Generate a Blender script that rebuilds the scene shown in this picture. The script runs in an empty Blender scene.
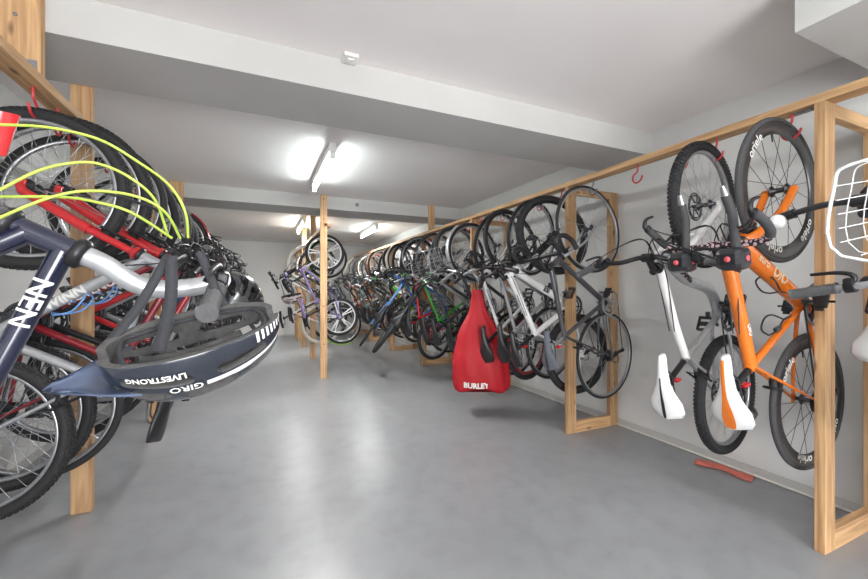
import bpy, bmesh, math, random
from math import sin, cos, pi, radians, sqrt, atan2
from mathutils import Vector, Matrix
V = Vector
SC = bpy.context.scene
COL = SC.collection
random.seed(11)

# ------------------------------------------------------------------ materials
MATS = {}
def lin(c):
    return tuple(((x/12.92) if x <= 0.04045 else ((x+0.055)/1.055)**2.4) for x in (v/255 for v in c)) + (1,)
def mat(name, rgb, rough=0.45, metal=0.0, coat=0.0, noise=0.06, scale=40, bump=0.0, emit=None, alpha=None):
    if name in MATS: return MATS[name]
    m = bpy.data.materials.new(name); m.use_nodes = True
    nt = m.node_tree; b = nt.nodes['Principled BSDF']
    b.inputs['Roughness'].default_value = rough; b.inputs['Metallic'].default_value = metal
    if coat: b.inputs['Coat Weight'].default_value = coat; b.inputs['Coat Roughness'].default_value = 0.12
    c = lin(rgb)
    tc = nt.nodes.new('ShaderNodeTexCoord')
    nz = nt.nodes.new('ShaderNodeTexNoise'); nz.inputs['Scale'].default_value = scale; nz.inputs['Detail'].default_value = 4
    nt.links.new(tc.outputs['Object'], nz.inputs['Vector'])
    rp = nt.nodes.new('ShaderNodeValToRGB')
    rp.color_ramp.elements[0].position = .3; rp.color_ramp.elements[1].position = .7
    rp.color_ramp.elements[0].color = tuple(max(0, x*(1-noise*2)) for x in c[:3]) + (1,)
    rp.color_ramp.elements[1].color = tuple(min(1, x*(1+noise)) for x in c[:3]) + (1,)
    nt.links.new(nz.outputs['Fac'], rp.inputs['Fac']); nt.links.new(rp.outputs['Color'], b.inputs['Base Color'])
    if bump:
        bp = nt.nodes.new('ShaderNodeBump'); bp.inputs['Strength'].default_value = bump; bp.inputs['Distance'].default_value = .004
        nt.links.new(nz.outputs['Fac'], bp.inputs['Height']); nt.links.new(bp.outputs['Normal'], b.inputs['Normal'])
    if emit:
        b.inputs['Emission Color'].default_value = lin(emit[0]); b.inputs['Emission Strength'].default_value = emit[1]
    MATS[name] = m
    return m

def wood(name, axis, tone=1.0):
    if name in MATS: return MATS[name]
    m = bpy.data.materials.new(name); m.use_nodes = True
    nt = m.node_tree; b = nt.nodes['Principled BSDF']; L = nt.links.new
    b.inputs['Roughness'].default_value = .6
    tc = nt.nodes.new('ShaderNodeTexCoord'); mp = nt.nodes.new('ShaderNodeMapping')
    s = [26, 26, 26]; s[axis] = 1.3
    mp.inputs['Scale'].default_value = s
    L(tc.outputs['Object'], mp.inputs['Vector'])
    n1 = nt.nodes.new('ShaderNodeTexNoise'); n1.inputs['Scale'].default_value = 1.6; n1.inputs['Detail'].default_value = 5; n1.inputs['Distortion'].default_value = .7
    L(mp.outputs['Vector'], n1.inputs['Vector'])
    r1 = nt.nodes.new('ShaderNodeValToRGB'); e = r1.color_ramp.elements
    e[0].position = .28; e[0].color = lin([int(x*tone) for x in (160, 118, 80)])
    e[1].position = .62; e[1].color = lin([int(x*tone) for x in (214, 174, 128)])
    L(n1.outputs['Fac'], r1.inputs['Fac'])
    # knots
    mp2 = nt.nodes.new('ShaderNodeMapping'); s2 = [9, 9, 9]; s2[axis] = 3.2; mp2.inputs['Scale'].default_value = s2
    L(tc.outputs['Object'], mp2.inputs['Vector'])
    vo = nt.nodes.new('ShaderNodeTexVoronoi'); vo.inputs['Scale'].default_value = 1.0
    L(mp2.outputs['Vector'], vo.inputs['Vector'])
    r2 = nt.nodes.new('ShaderNodeValToRGB'); e = r2.color_ramp.elements
    e[0].position = .05; e[0].color = (.12, .05, .02, 1); e[1].position = .13; e[1].color = (1, 1, 1, 1)
    L(vo.outputs['Distance'], r2.inputs['Fac'])
    mx = nt.nodes.new('ShaderNodeMixRGB'); mx.blend_type = 'MULTIPLY'; mx.inputs['Fac'].default_value = .75
    L(r1.outputs['Color'], mx.inputs['Color1']); L(r2.outputs['Color'], mx.inputs['Color2'])
    # big tone variation
    n3 = nt.nodes.new('ShaderNodeTexNoise'); n3.inputs['Scale'].default_value = 1.4
    L(tc.outputs['Object'], n3.inputs['Vector'])
    hs = nt.nodes.new('ShaderNodeHueSaturation'); hs.inputs['Saturation'].default_value = 1.0
    ma = nt.nodes.new('ShaderNodeMapRange'); ma.inputs['To Min'].default_value = .8; ma.inputs['To Max'].default_value = 1.15
    L(n3.outputs['Fac'], ma.inputs['Value']); L(ma.outputs['Result'], hs.inputs['Value'])
    L(mx.outputs['Color'], hs.inputs['Color']); L(hs.outputs['Color'], b.inputs['Base Color'])
    MATS[name] = m; return m

def floor_mat():
    m = bpy.data.materials.new('painted_concrete'); m.use_nodes = True
    nt = m.node_tree; b = nt.nodes['Principled BSDF']; L = nt.links.new
    tc = nt.nodes.new('ShaderNodeTexCoord')
    n1 = nt.nodes.new('ShaderNodeTexNoise'); n1.inputs['Scale'].default_value = 1.1; n1.inputs['Detail'].default_value = 6; n1.inputs['Roughness'].default_value = .6
    L(tc.outputs['Object'], n1.inputs['Vector'])
    r = nt.nodes.new('ShaderNodeValToRGB'); e = r.color_ramp.elements
    e[0].position = .35; e[0].color = lin((140, 142, 145)); e[1].position = .7; e[1].color = lin((154, 156, 159))
    L(n1.outputs['Fac'], r.inputs['Fac'])
    n2 = nt.nodes.new('ShaderNodeTexNoise'); n2.inputs['Scale'].default_value = 9; n2.inputs['Detail'].default_value = 5
    L(tc.outputs['Object'], n2.inputs['Vector'])
    r2 = nt.nodes.new('ShaderNodeValToRGB'); e = r2.color_ramp.elements
    e[0].position = .3; e[0].color = (.86, .86, .87, 1); e[1].position = .55; e[1].color = (1, 1, 1, 1)
    L(n2.outputs['Fac'], r2.inputs['Fac'])
    mx = nt.nodes.new('ShaderNodeMixRGB'); mx.blend_type = 'MULTIPLY'; mx.inputs['Fac'].default_value = .7
    L(r.outputs['Color'], mx.inputs['Color1']); L(r2.outputs['Color'], mx.inputs['Color2'])
    L(mx.outputs['Color'], b.inputs['Base Color'])
    mr = nt.nodes.new('ShaderNodeMapRange'); mr.inputs['To Min'].default_value = .27; mr.inputs['To Max'].default_value = .42
    L(n1.outputs['Fac'], mr.inputs['Value']); L(mr.outputs['Result'], b.inputs['Roughness'])
    bp = nt.nodes.new('ShaderNodeBump'); bp.inputs['Strength'].default_value = .12; bp.inputs['Distance'].default_value = .004
    n4 = nt.nodes.new('ShaderNodeTexNoise'); n4.inputs['Scale'].default_value = 28; L(tc.outputs['Object'], n4.inputs['Vector'])
    L(n4.outputs['Fac'], bp.inputs['Height']); L(bp.outputs['Normal'], b.inputs['Normal'])
    return m

def plaster(name, c0, c1, scale=.7, bump=.15):
    m = bpy.data.materials.new(name); m.use_nodes = True
    nt = m.node_tree; b = nt.nodes['Principled BSDF']; L = nt.links.new
    b.inputs['Roughness'].default_value = .75
    tc = nt.nodes.new('ShaderNodeTexCoord')
    n1 = nt.nodes.new('ShaderNodeTexNoise'); n1.inputs['Scale'].default_value = scale; n1.inputs['Detail'].default_value = 4
    L(tc.outputs['Object'], n1.inputs['Vector'])
    r = nt.nodes.new('ShaderNodeValToRGB'); e = r.color_ramp.elements
    e[0].position = .35; e[0].color = lin(c0); e[1].position = .68; e[1].color = lin(c1)
    L(n1.outputs['Fac'], r.inputs['Fac']); L(r.outputs['Color'], b.inputs['Base Color'])
    n2 = nt.nodes.new('ShaderNodeTexNoise'); n2.inputs['Scale'].default_value = 60
    L(tc.outputs['Object'], n2.inputs['Vector'])
    bp = nt.nodes.new('ShaderNodeBump'); bp.inputs['Strength'].default_value = bump; bp.inputs['Distance'].default_value = .003
    L(n2.outputs['Fac'], bp.inputs['Height']); L(bp.outputs['Normal'], b.inputs['Normal'])
    return m

M = dict(
    rubber=mat('black_rubber', (38, 38, 40), .75, bump=.2, scale=90),
    rubber_grey=mat('worn_grey_rubber', (66, 66, 68), .8, bump=.25, scale=70),
    alu=mat('brushed_aluminium', (178, 180, 184), .32, .85, scale=120),
    chrome=mat('polished_chrome', (205, 207, 210), .16, 1.0),
    steel=mat('dark_steel', (84, 86, 90), .35, .9, scale=90),
    blackmet=mat('black_anodised_metal', (34, 34, 37), .38, .3),
    blackplastic=mat('black_plastic', (30, 30, 33), .42),
    satinblack=mat('satin_black_paint', (32, 33, 38), .3, coat=.5),
    white=mat('white_paint', (226, 226, 226), .3, coat=.4, noise=.02),
    whiteplastic=mat('white_plastic', (232, 231, 228), .4, noise=.03),
    cream=mat('cream_paint', (214, 206, 186), .35, coat=.4),
    silver=mat('silver_paint', (176, 178, 182), .3, .5, coat=.4),
    greyp=mat('grey_paint', (128, 128, 130), .32, .3, coat=.4),
    graphite=mat('graphite_paint', (84, 84, 88), .3, .4, coat=.4),
    navy=mat('navy_paint', (24, 28, 52), .22, .1, coat=.7),
    blue=mat('blue_paint', (44, 92, 172), .3, coat=.5),
    lightblue=mat('light_blue_paint', (104, 152, 214), .35, coat=.3),
    red=mat('red_paint', (190, 24, 32), .28, coat=.6),
    darkred=mat('dark_red_paint', (132, 20, 34), .3, coat=.5),
    orange=mat('orange_paint', (226, 116, 24), .26, coat=.6, noise=.02),
    green=mat('green_paint', (58, 172, 58), .35, coat=.4),
    lime=mat('lime_paint', (150, 200, 60), .35, coat=.4),
    purple=mat('lilac_paint', (150, 132, 190), .35, coat=.4),
    teal=mat('teal_paint', (70, 130, 140), .3, coat=.4),
    brown=mat('bronze_paint', (128, 92, 70), .35, .3, coat=.3),
    neon=mat('neon_yellow_cable', (164, 186, 74), .4, noise=.03),
    redhook=mat('red_vinyl_hook', (196, 52, 60), .4),
    greyhook=mat('grey_steel_hook', (120, 116, 116), .4, .6),
    carbon=mat('carbon_fibre', (44, 44, 47), .35, coat=.4, scale=200),
    gripgrey=mat('grey_rubber_grip', (84, 84, 86), .7, bump=.4, scale=140),
    tape=mat('patterned_bar_tape', (66, 50, 56), .7),
    bagred=mat('red_canvas', (172, 12, 28), .62, bump=.2, scale=60),
    ragm=mat('faded_red_cloth', (206, 112, 98), .85, bump=.3, scale=80),
    gloveg=mat('grey_glove_fabric', (92, 96, 104), .9, bump=.4, scale=120),
    pink=mat('pink_quilted_fabric', (196, 138, 170), .8, bump=.4, scale=50),
    redlens=mat('red_reflector_lens', (200, 30, 36), .15, coat=.6),
    amber=mat('amber_reflector_lens', (214, 96, 28), .15, coat=.6),
    clear=mat('clear_reflector', (216, 220, 222), .15, coat=.6),
    foam=mat('grey_foam', (74, 73, 73), .9, bump=.6, scale=90, noise=.12),
    helm=mat('helmet_blue_grey_shell', (34, 39, 50), .18, coat=.7, noise=.04, scale=25), visorm=mat('slate_blue_visor', (74, 86, 112), .3, coat=.5),
    helmblack=mat('helmet_black_shell', (28, 29, 33), .22, coat=.6),
    webbing=mat('black_webbing', (44, 45, 50), .8, bump=.3, scale=200),
    text_w=mat('white_lettering', (222, 222, 218), .4, noise=.01),
    text_k=mat('black_lettering', (30, 30, 32), .4),
    text_g=mat('grey_lettering', (150, 150, 150), .4),
    text_y=mat('pale_gold_lettering', (226, 196, 160), .4),
    pinkdot=mat('coral_print', (222, 90, 96), .5),
    galv=mat('galvanised_steel', (150, 154, 158), .45, .7, scale=60),
)
# patterned tape: light pink marks
def tape_pattern():
    m = M['tape']; nt = m.node_tree; b = nt.nodes['Principled BSDF']
    tc = nt.nodes.new('ShaderNodeTexCoord'); v = nt.nodes.new('ShaderNodeTexVoronoi'); v.inputs['Scale'].default_value = 70
    nt.links.new(tc.outputs['Object'], v.inputs['Vector'])
    r = nt.nodes.new('ShaderNodeValToRGB'); r.color_ramp.interpolation = 'CONSTANT'
    r.color_ramp.elements[0].color = lin((222, 190, 194)); r.color_ramp.elements[1].color = lin((44, 36, 42)); r.color_ramp.elements[1].position = .42
    nt.links.new(v.outputs['Distance'], r.inputs['Fac']); nt.links.new(r.outputs['Color'], b.inputs['Base Color'])
tape_pattern()
WZ, WY, WX = wood('pine_upright', 2), wood('pine_rail', 1), wood('pine_crosspiece', 0)
WZ2 = wood('darker_pine_upright', 2, .9)

# ------------------------------------------------------------------ mesh builder
def frame_of(d):
    d = d.normalized()
    a = V((0, 1, 0)) if abs(d.y) < .9 else V((1, 0, 0))
    u = d.cross(a).normalized(); v = d.cross(u).normalized()
    return u, v
def catmull(pts, n=5, closed=False):
    P = [V(p) for p in pts]; out = []; N = len(P)
    rng = range(N if closed else N-1)
    for i in rng:
        if closed: a, b, c, d = P[i-1], P[i], P[(i+1) % N], P[(i+2) % N]
        else: a, b, c, d = P[max(i-1, 0)], P[i], P[i+1], P[min(i+2, N-1)]
        for k in range(n):
            t = k/n; t2, t3 = t*t, t*t*t
            out.append(.5*((2*b) + (c-a)*t + (2*a-5*b+4*c-d)*t2 + (3*b-a-3*c+d)*t3))
    if not closed: out.append(P[-1])
    return out
class MB:
    def __init__(s): s.v = []; s.f = []; s.sm = []; s.mi = []; s.cur = 0
    def add(s, vs, fs, smooth=True):
        o = len(s.v); s.v += [tuple(p) for p in vs]
        for f in fs: s.f.append([i+o for i in f]); s.sm.append(smooth); s.mi.append(s.cur)
        return s
    def box(s, lo, hi, bev=0, mtx=None):
        x0, y0, z0 = lo; x1, y1, z1 = hi
        if bev <= 0:
            vs = [V(p) for p in ((x0,y0,z0),(x1,y0,z0),(x1,y1,z0),(x0,y1,z0),(x0,y0,z1),(x1,y0,z1),(x1,y1,z1),(x0,y1,z1))]
            fs = [(0,3,2,1),(4,5,6,7),(0,1,5,4),(1,2,6,5),(2,3,7,6),(3,0,4,7)]
        else:
            bm = bmesh.new(); bmesh.ops.create_cube(bm, size=1)
            for v in bm.verts: v.co = V(((x0+x1)/2+v.co.x*(x1-x0), (y0+y1)/2+v.co.y*(y1-y0), (z0+z1)/2+v.co.z*(z1-z0)))
            bmesh.ops.bevel(bm, geom=bm.edges[:], offset=bev, segments=2, affect='EDGES', profile=.5)
            bm.verts.index_update(); vs = [v.co.copy() for v in bm.verts]; fs = [[v.index for v in f.verts] for f in bm.faces]; bm.free()
        if mtx: vs = [mtx @ v for v in vs]
        return s.add(vs, fs, False)
    def tube(s, pts, r, seg=8, closed=False, caps=True, squash=None):
        P = [V(p) for p in pts]; n = len(P)
        R = r if isinstance(r, (list, tuple)) else [r]*n
        if len(R) != n:
            R = [R[0]+(R[-1]-R[0])*i/(n-1) for i in range(n)]
        u, v = frame_of(P[1]-P[0]); vs = []; prev = (P[1]-P[0]).normalized()
        for i in range(n):
            if closed: t = (P[(i+1) % n]-P[i-1]).normalized()
            elif i == 0: t = (P[1]-P[0]).normalized()
            elif i == n-1: t = (P[-1]-P[-2]).normalized()
            else: t = ((P[i+1]-P[i]).normalized()+(P[i]-P[i-1]).normalized()).normalized()
            if t.length < .5: t = prev
            q = prev.rotation_difference(t); u = q @ u; v = q @ v; prev = t
            for k in range(seg):
                a = 2*pi*k/seg
                o = u*cos(a)*R[i] + v*sin(a)*R[i]
                if squash: o = V((o.x*squash[0], o.y*squash[1], o.z*squash[2]))
                vs.append(P[i]+o)
        fs = []
        for i in range(n if closed else n-1):
            j = (i+1) % n
            for k in range(seg):
                l = (k+1) % seg
                fs.append((i*seg+k, i*seg+l, j*seg+l, j*seg+k))
        s.add(vs, fs)
        if caps and not closed:
            s.add(vs[:seg], [list(range(seg))[::-1]], False); s.add(vs[-seg:], [list(range(seg))], False)
        return s
    def rod(s, a, b, r, seg=4):
        return s.tube([a, b], r, seg, caps=False)
    def lathe(s, prof, c=(0, 0, 0), axis='y', seg=24, closed=False, sharp=False):
        # prof: (radius, along axis)
        c = V(c); vs = []; n = len(prof)
        for k in range(seg):
            a = 2*pi*k/seg
            for r, h in prof:
                p = {'y': V((r*cos(a), h, r*sin(a))), 'z': V((r*cos(a), r*sin(a), h)), 'x': V((h, r*cos(a), r*sin(a)))}[axis]
                vs.append(c+p)
        fs = []
        for k in range(seg):
            l = (k+1) % seg
            for i in range(n if closed else n-1):
                j = (i+1) % n
                fs.append((k*n+i, k*n+j, l*n+j, l*n+i))
        return s.add(vs, fs, not sharp)
    def loft(s, rings, caps=True, closed_ring=True):
        n = len(rings[0]); vs = [p for r in rings for p in r]; fs = []
        for i in range(len(rings)-1):
            for k in range(n if closed_ring else n-1):
                l = (k+1) % n
                fs.append((i*n+k, i*n+l, (i+1)*n+l, (i+1)*n+k))
        s.add(vs, fs)
        if caps: s.add(rings[0], [list(range(n))[::-1]]); s.add(rings[-1], [list(range(n))])
        return s
    def mesh(s, name, mats):
        me = bpy.data.meshes.new(name); me.from_pydata(s.v, [], s.f)
        me.polygons.foreach_set('use_smooth', s.sm); me.polygons.foreach_set('material_index', s.mi)
        for m in (mats if isinstance(mats, (list, tuple)) else [mats]): me.materials.append(m)
        bm = bmesh.new(); bm.from_mesh(me); bmesh.ops.recalc_face_normals(bm, faces=bm.faces[:]); bm.to_mesh(me); bm.free()
        me.update(); return me
CACHE = {}
def mesh_for(key, fn, name, mats):
    mats = mats if isinstance(mats, (list, tuple)) else [mats]
    k = (key, tuple(m.name for m in mats))
    if k not in CACHE:
        mb = MB(); fn(mb); CACHE[k] = mb.mesh(name, mats)
    return CACHE[k]
def link(name, me, parent=None, basis=None):
    o = bpy.data.objects.new(name, me); COL.objects.link(o)
    if parent is not None: o.parent = parent
    if basis is not None: o.matrix_basis = basis
    return o
def build(name, mb, mats, parent=None, basis=None): return link(name, mb.mesh(name, mats), parent, basis)
def tag(o, label=None, cat=None, group=None, kind=None):
    if label: o['label'] = label
    if cat: o['category'] = cat
    if group: o['group'] = group
    if kind: o['kind'] = kind
    return o
def struct(name, mb, m): return tag(build(name, mb, m), kind='structure')
def empty(name, loc=(0, 0, 0)):
    o = bpy.data.objects.new(name, None); COL.objects.link(o); o.location = loc; o.empty_display_size = .1
    return o

# text polygons as flat 2-D mesh (x right, y up), subdivided so they can be bent round tubes
TXT = {}
def text2d(s, size, maxlen=.006, bold=0.0):
    k = (s, size, maxlen, bold)
    if k in TXT: return TXT[k]
    cu = bpy.data.curves.new('t', 'FONT'); cu.body = s; cu.size = size; cu.align_x = 'LEFT'; cu.resolution_u = 2; cu.offset = bold
    ob = bpy.data.objects.new('t', cu); COL.objects.link(ob)
    dg = bpy.context.evaluated_depsgraph_get(); me = bpy.data.meshes.new_from_object(ob.evaluated_get(dg))
    bm = bmesh.new(); bm.from_mesh(me); bmesh.ops.triangulate(bm, faces=bm.faces[:])
    for _ in range(4):
        es = [e for e in bm.edges if e.calc_length() > maxlen]
        if not es or len(bm.verts) > 4000: break
        bmesh.ops.subdivide_edges(bm, edges=es, cuts=1); bmesh.ops.triangulate(bm, faces=bm.faces[:])
    bm.verts.index_update()
    r = ([(v.co.x, v.co.y) for v in bm.verts], [[v.index for v in f.verts] for f in bm.faces])
    bm.free(); bpy.data.objects.remove(ob); bpy.data.curves.remove(cu); bpy.data.meshes.remove(me)
    TXT[k] = r; return r
def text_tube(mb, s, p0, p1, r, size, out, start=0.0, bold=.0, lift=.0012):
    p0, p1, out = V(p0), V(p1), V(out); d = (p1-p0).normalized(); o = (out-d*out.dot(d)).normalized(); t = o.cross(d)
    vs, fs = text2d(s, size, .006, bold)
    P = []
    for x, y in vs:
        a = (y-size*.35)/r
        P.append(p0+d*(start+x)+(o*cos(a)+t*sin(a))*(r+lift))
    mb.add(P, fs, False)
def text_arc(mb, s, r, size, y, ang, side, bold=0, out=True):
    # letters standing on a circle of radius r in the wheel plane; side = sign of the y normal facing the viewer
    vs, fs = text2d(s, size, .02, bold); w = max(v[0] for v in vs)
    P = []
    for x, h in vs:
        a = ang + side*(x-w/2)/r * (1 if out else -1)
        rr = r + (h if out else -h)
        P.append(V((rr*cos(a), y, rr*sin(a))))
    mb.add(P, fs, False)

# ------------------------------------------------------------------ room
H = 1.17
XR, XL, YB, YF, ZC = 2.84, -1.42, -3.2, 10.4, 2.41
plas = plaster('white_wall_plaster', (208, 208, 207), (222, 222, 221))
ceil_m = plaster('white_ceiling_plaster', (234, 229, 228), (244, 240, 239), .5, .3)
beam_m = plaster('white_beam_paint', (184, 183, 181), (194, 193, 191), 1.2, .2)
fl_m = floor_mat()
def slab(name, lo, hi, m): return struct(name, MB().box(lo, hi), m)
slab('floor', (XL-.2, YB, -.12), (XR+.2, YF+.2, 0), fl_m)
slab('ceiling', (XL-.2, YB, ZC), (XR+.2, YF+.2, ZC+.12), ceil_m)
slab('wall_right', (XR, YB, 0), (XR+.15, YF, ZC), plas)
slab('wall_left', (XL-.15, YB, 0), (XL, YF, ZC), plas)
slab('wall_back', (XL-.15, YF, 0), (XR+.15, YF+.15, ZC), plas)
slab('wall_front', (XL-.15, YB-.15, 0), (-.6, YB, ZC), plas)
slab('wall_front', (1.6, YB-.15, 0), (XR+.15, YB, ZC), plas)
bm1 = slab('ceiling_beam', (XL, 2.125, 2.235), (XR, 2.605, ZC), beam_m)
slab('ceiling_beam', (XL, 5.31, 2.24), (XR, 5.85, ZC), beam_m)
slab('trim_1', (XL, YF-.06, ZC-.07), (XR, YF, ZC), beam_m)
# duct box dropped from the ceiling, with a recess in its underside
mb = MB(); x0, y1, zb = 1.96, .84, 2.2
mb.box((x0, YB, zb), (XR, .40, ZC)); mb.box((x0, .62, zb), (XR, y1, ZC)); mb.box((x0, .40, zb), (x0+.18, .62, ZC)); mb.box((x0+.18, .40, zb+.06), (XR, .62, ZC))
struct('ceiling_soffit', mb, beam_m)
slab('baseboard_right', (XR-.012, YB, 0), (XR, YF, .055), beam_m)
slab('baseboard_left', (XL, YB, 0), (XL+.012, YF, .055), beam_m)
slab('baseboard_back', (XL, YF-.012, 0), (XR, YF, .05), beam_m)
tr = MB().tube([(XR-.019, .2, .008), (XR-.019, YF-.02, .008)], .007, 8)
struct('trim_2', tr, mat('white_bead', (224, 222, 214), .5))
# small junction plate on ceiling
pl = MB().box((.40, 2.035, 2.39), (.475, 2.12, 2.408), .003); pl.box((.42, 2.06, 2.384), (.455, 2.095, 2.391), .002)
tag(build('junction_plate', pl, M['whiteplastic']), 'small white square cover plate on the ceiling in front of the near beam', 'cover plate')
sp = MB().lathe([(.001, -.022), (.012, -.022), (.02, -.012), (.026, 0)], (1.215, 5.308, 2.33), 'y', 16); sp.lathe([(.001, -.03), (.008, -.03), (.008, -.02)], (1.215, 5.308, 2.33), 'y', 10)
tag(build('sensor', sp, M['galv']), 'small round grey sensor on the face of the far ceiling beam', 'sensor')

# ------------------------------------------------------------------ racks
RAIL0, RAIL1 = 2.004, 2.042
def hook_mesh(mb):
    # local: screw at top (z=0 at underside of rail); opens along +x
    pts = [(0, 0, .02), (0, 0, -.02), (.006, 0, -.045), (.034, 0, -.066), (.038, 0, -.095), (.014, 0, -.118), (-.02, 0, -.108), (-.034, 0, -.078)]
    mb.tube(catmull(pts, 4), .0055, 8)
def post(parent, x0, x1, y, z0, z1, m=WZ, name='post', bev=.002):
    mb = MB().box((x0, y-.019, z0), (x1, y+.019, z1), bev)
    return build(name, mb, m, parent)
def bracket(parent, x, y, z, sy, nrm=-1):
    # small steel plate under rail / on post
    mb = MB().box((x-.02, y, z-.003), (x+.02, y+sy*.09, z), 0)
    for q in (.03, .07): mb.lathe([(.001, -.0045), (.005, -.0045), (.005, 0)], (x, y+sy*q, z-.003), 'z', 8)
    build('bracket', mb, M['galv'], parent)

def make_rack(label, xa, xb, ys, y0, y1, hooks, back=None, stub_y=None, stub_x=None, hm=None):
    root = empty('bike_rack', ((xa+xb)/2, ys[0], 0))
    inv = Matrix.Translation(-root.location)
    def fix(o): o.matrix_basis = inv; return o
    cuts = [y0]+[y for y in ys[1::2]]+[y1]
    for a, b in zip(cuts[:-1], cuts[1:]):
        if b-a > .1: fix(build('rail', MB().box((xa, a+.001, RAIL0), (xb, b-.001, RAIL1), .002), WY, root))
    for i, y in enumerate(ys):
        fix(post(root, xa, xb, y, 0, RAIL0, WZ if i % 2 == 0 else WZ2))
        if back:
            lo, hi = min(back), max(back)
            fix(post(root, lo, hi, y, 0, RAIL0, WZ2, 'wall_post'))
            c0, c1 = (xb, lo) if back[0] > xb else (hi, xa)
            fix(build('base_beam', MB().box((c0+.001, y-.019, 0), (c1-.001, y+.019, .089), .002), WX, root))
            fix(build('top_beam', MB().box((c0+.001, y-.019, RAIL0-.06), (c1-.001, y+.019, RAIL0), .002), WX, root))
    for (x, y, rz, m) in hooks:
        me = mesh_for('hook', hook_mesh, 'hook', m)
        o = link('hook', me, root, inv @ Matrix.Translation((x, y, RAIL0)) @ Matrix.Rotation(rz, 4, 'Z'))
        if m is M['greyhook']: o['label'] = 'bare grey steel hook'
    if stub_y is not None:
        for sy in stub_y:
            sb = fix(build('ceiling_stub', MB().box((stub_x[0], sy-.038, RAIL1), (stub_x[1], sy, ZC-.002), .002), WZ, root))
    tag(root, label, 'bike rack')
    return root, fix, inv

# ------------------------------------------------------------------ bicycle kit
def wheel_parts(S):
    R, tr = S['R'], S['tr']; hi = S.get('hi', 0)
    seg = 72 if hi else 40
    out = {}
    ro = R-2*tr+.006; dep = S.get('rimd', .018); w = max(.009, tr*.55) if tr < .02 else .013
    def tire(mb):
        mb.lathe([(R-tr+tr*cos(2*pi*k/10), tr*sin(2*pi*k/10)) for k in range(10)], seg=seg, closed=True)
        if S.get('knob'):
            n = int(2*pi*R/.022)
            for i in range(n):
                for row, (ph, hh) in enumerate(((-.75, .5), (-.25, 0), (.25, .5), (.75, 0))):
                    a = 2*pi*(i+hh)/n; c, s_ = cos(ph*1.15), sin(ph*1.15)
                    er = V((cos(a), 0, sin(a))); et = V((-sin(a), 0, cos(a))); ey = V((0, 1, 0))
                    no = er*c+ey*s_; tg = ey*c-er*s_
                    ctr = er*(R-tr)+no*tr
                    hx, hy, hz = .0062, .0048, .0035
                    vs = [ctr+et*a1*hx+tg*a2*hy+no*a3*hz for a3 in (-1, 1) for (a1, a2) in ((-1, -1), (1, -1), (1, 1), (-1, 1))]
                    mb.add(vs, [(4, 5, 6, 7), (0, 1, 5, 4), (1, 2, 6, 5), (2, 3, 7, 6), (3, 0, 4, 7)], False)
    def rim(mb):
        mb.lathe([(ro, w), (ro-.009, w), (ro-.013, w*.9), (ro-dep, w*.35), (ro-dep, -w*.35), (ro-.013, -w*.9), (ro-.009, -w), (ro, -w), (ro-.006, 0)], seg=seg, closed=True)
        if S.get('mag'):
            for k in range(5):
                for da in (-.09, .09):
                    a = 2*pi*k/5+da
                    mb.tube([(.02*cos(a), 0, .02*sin(a)), ((ro-dep)*cos(a+da*.3), 0, (ro-dep)*sin(a+da*.3))], [.012, .009], 8)
    def spokes(mb):
        n = 28 if not S.get('few') else 20
        rr = .0013 if hi else .0012
        for k in range(n):
            a = 2*pi*k/n; sd = 1 if k % 2 else -1; off = (.55 if (k//2) % 2 else -.55)
            mb.rod((.022*cos(a+off), sd*.028, .022*sin(a+off)), ((ro-dep+.003)*cos(a), sd*.003, (ro-dep+.003)*sin(a)), rr, 4)
        mb.rod((ro-dep+.002, 0, 0), (ro-dep-.035, 0, 0), .003, 6)   # valve
    def hub(mb):
        mb.lathe([(.004, -.055), (.009, -.053), (.011, -.036), (.026, -.031), (.026, -.027), (.012, -.022), (.011, 0), (.012, .022), (.026, .027), (.026, .031), (.011, .036), (.009, .053), (.004, .055)], seg=16)
        mb.rod((0, -.062, 0), (0, .062, 0), .004, 8)
        mb.tube([(0, .06, 0), (-.012, .066, -.03), (-.02, .066, -.05)], .0045, 6)
        if S.get('disc'):
            for r0 in (.078, .066):
                mb.lathe([(r0, .044), (r0-.008, .044), (r0-.008, .046), (r0, .046)], seg=32, closed=True)
            for k in range(6):
                a = k*pi/3; mb.rod((.02*cos(a), .045, .02*sin(a)), (.07*cos(a+.5), .045, .07*sin(a+.5)), .004, 4)
    key = ('wh', R, tr, dep, hi, S.get('knob'), S.get('mag'), S.get('few'), S.get('disc'))
    return key, rim, tire, spokes, hub

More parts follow.
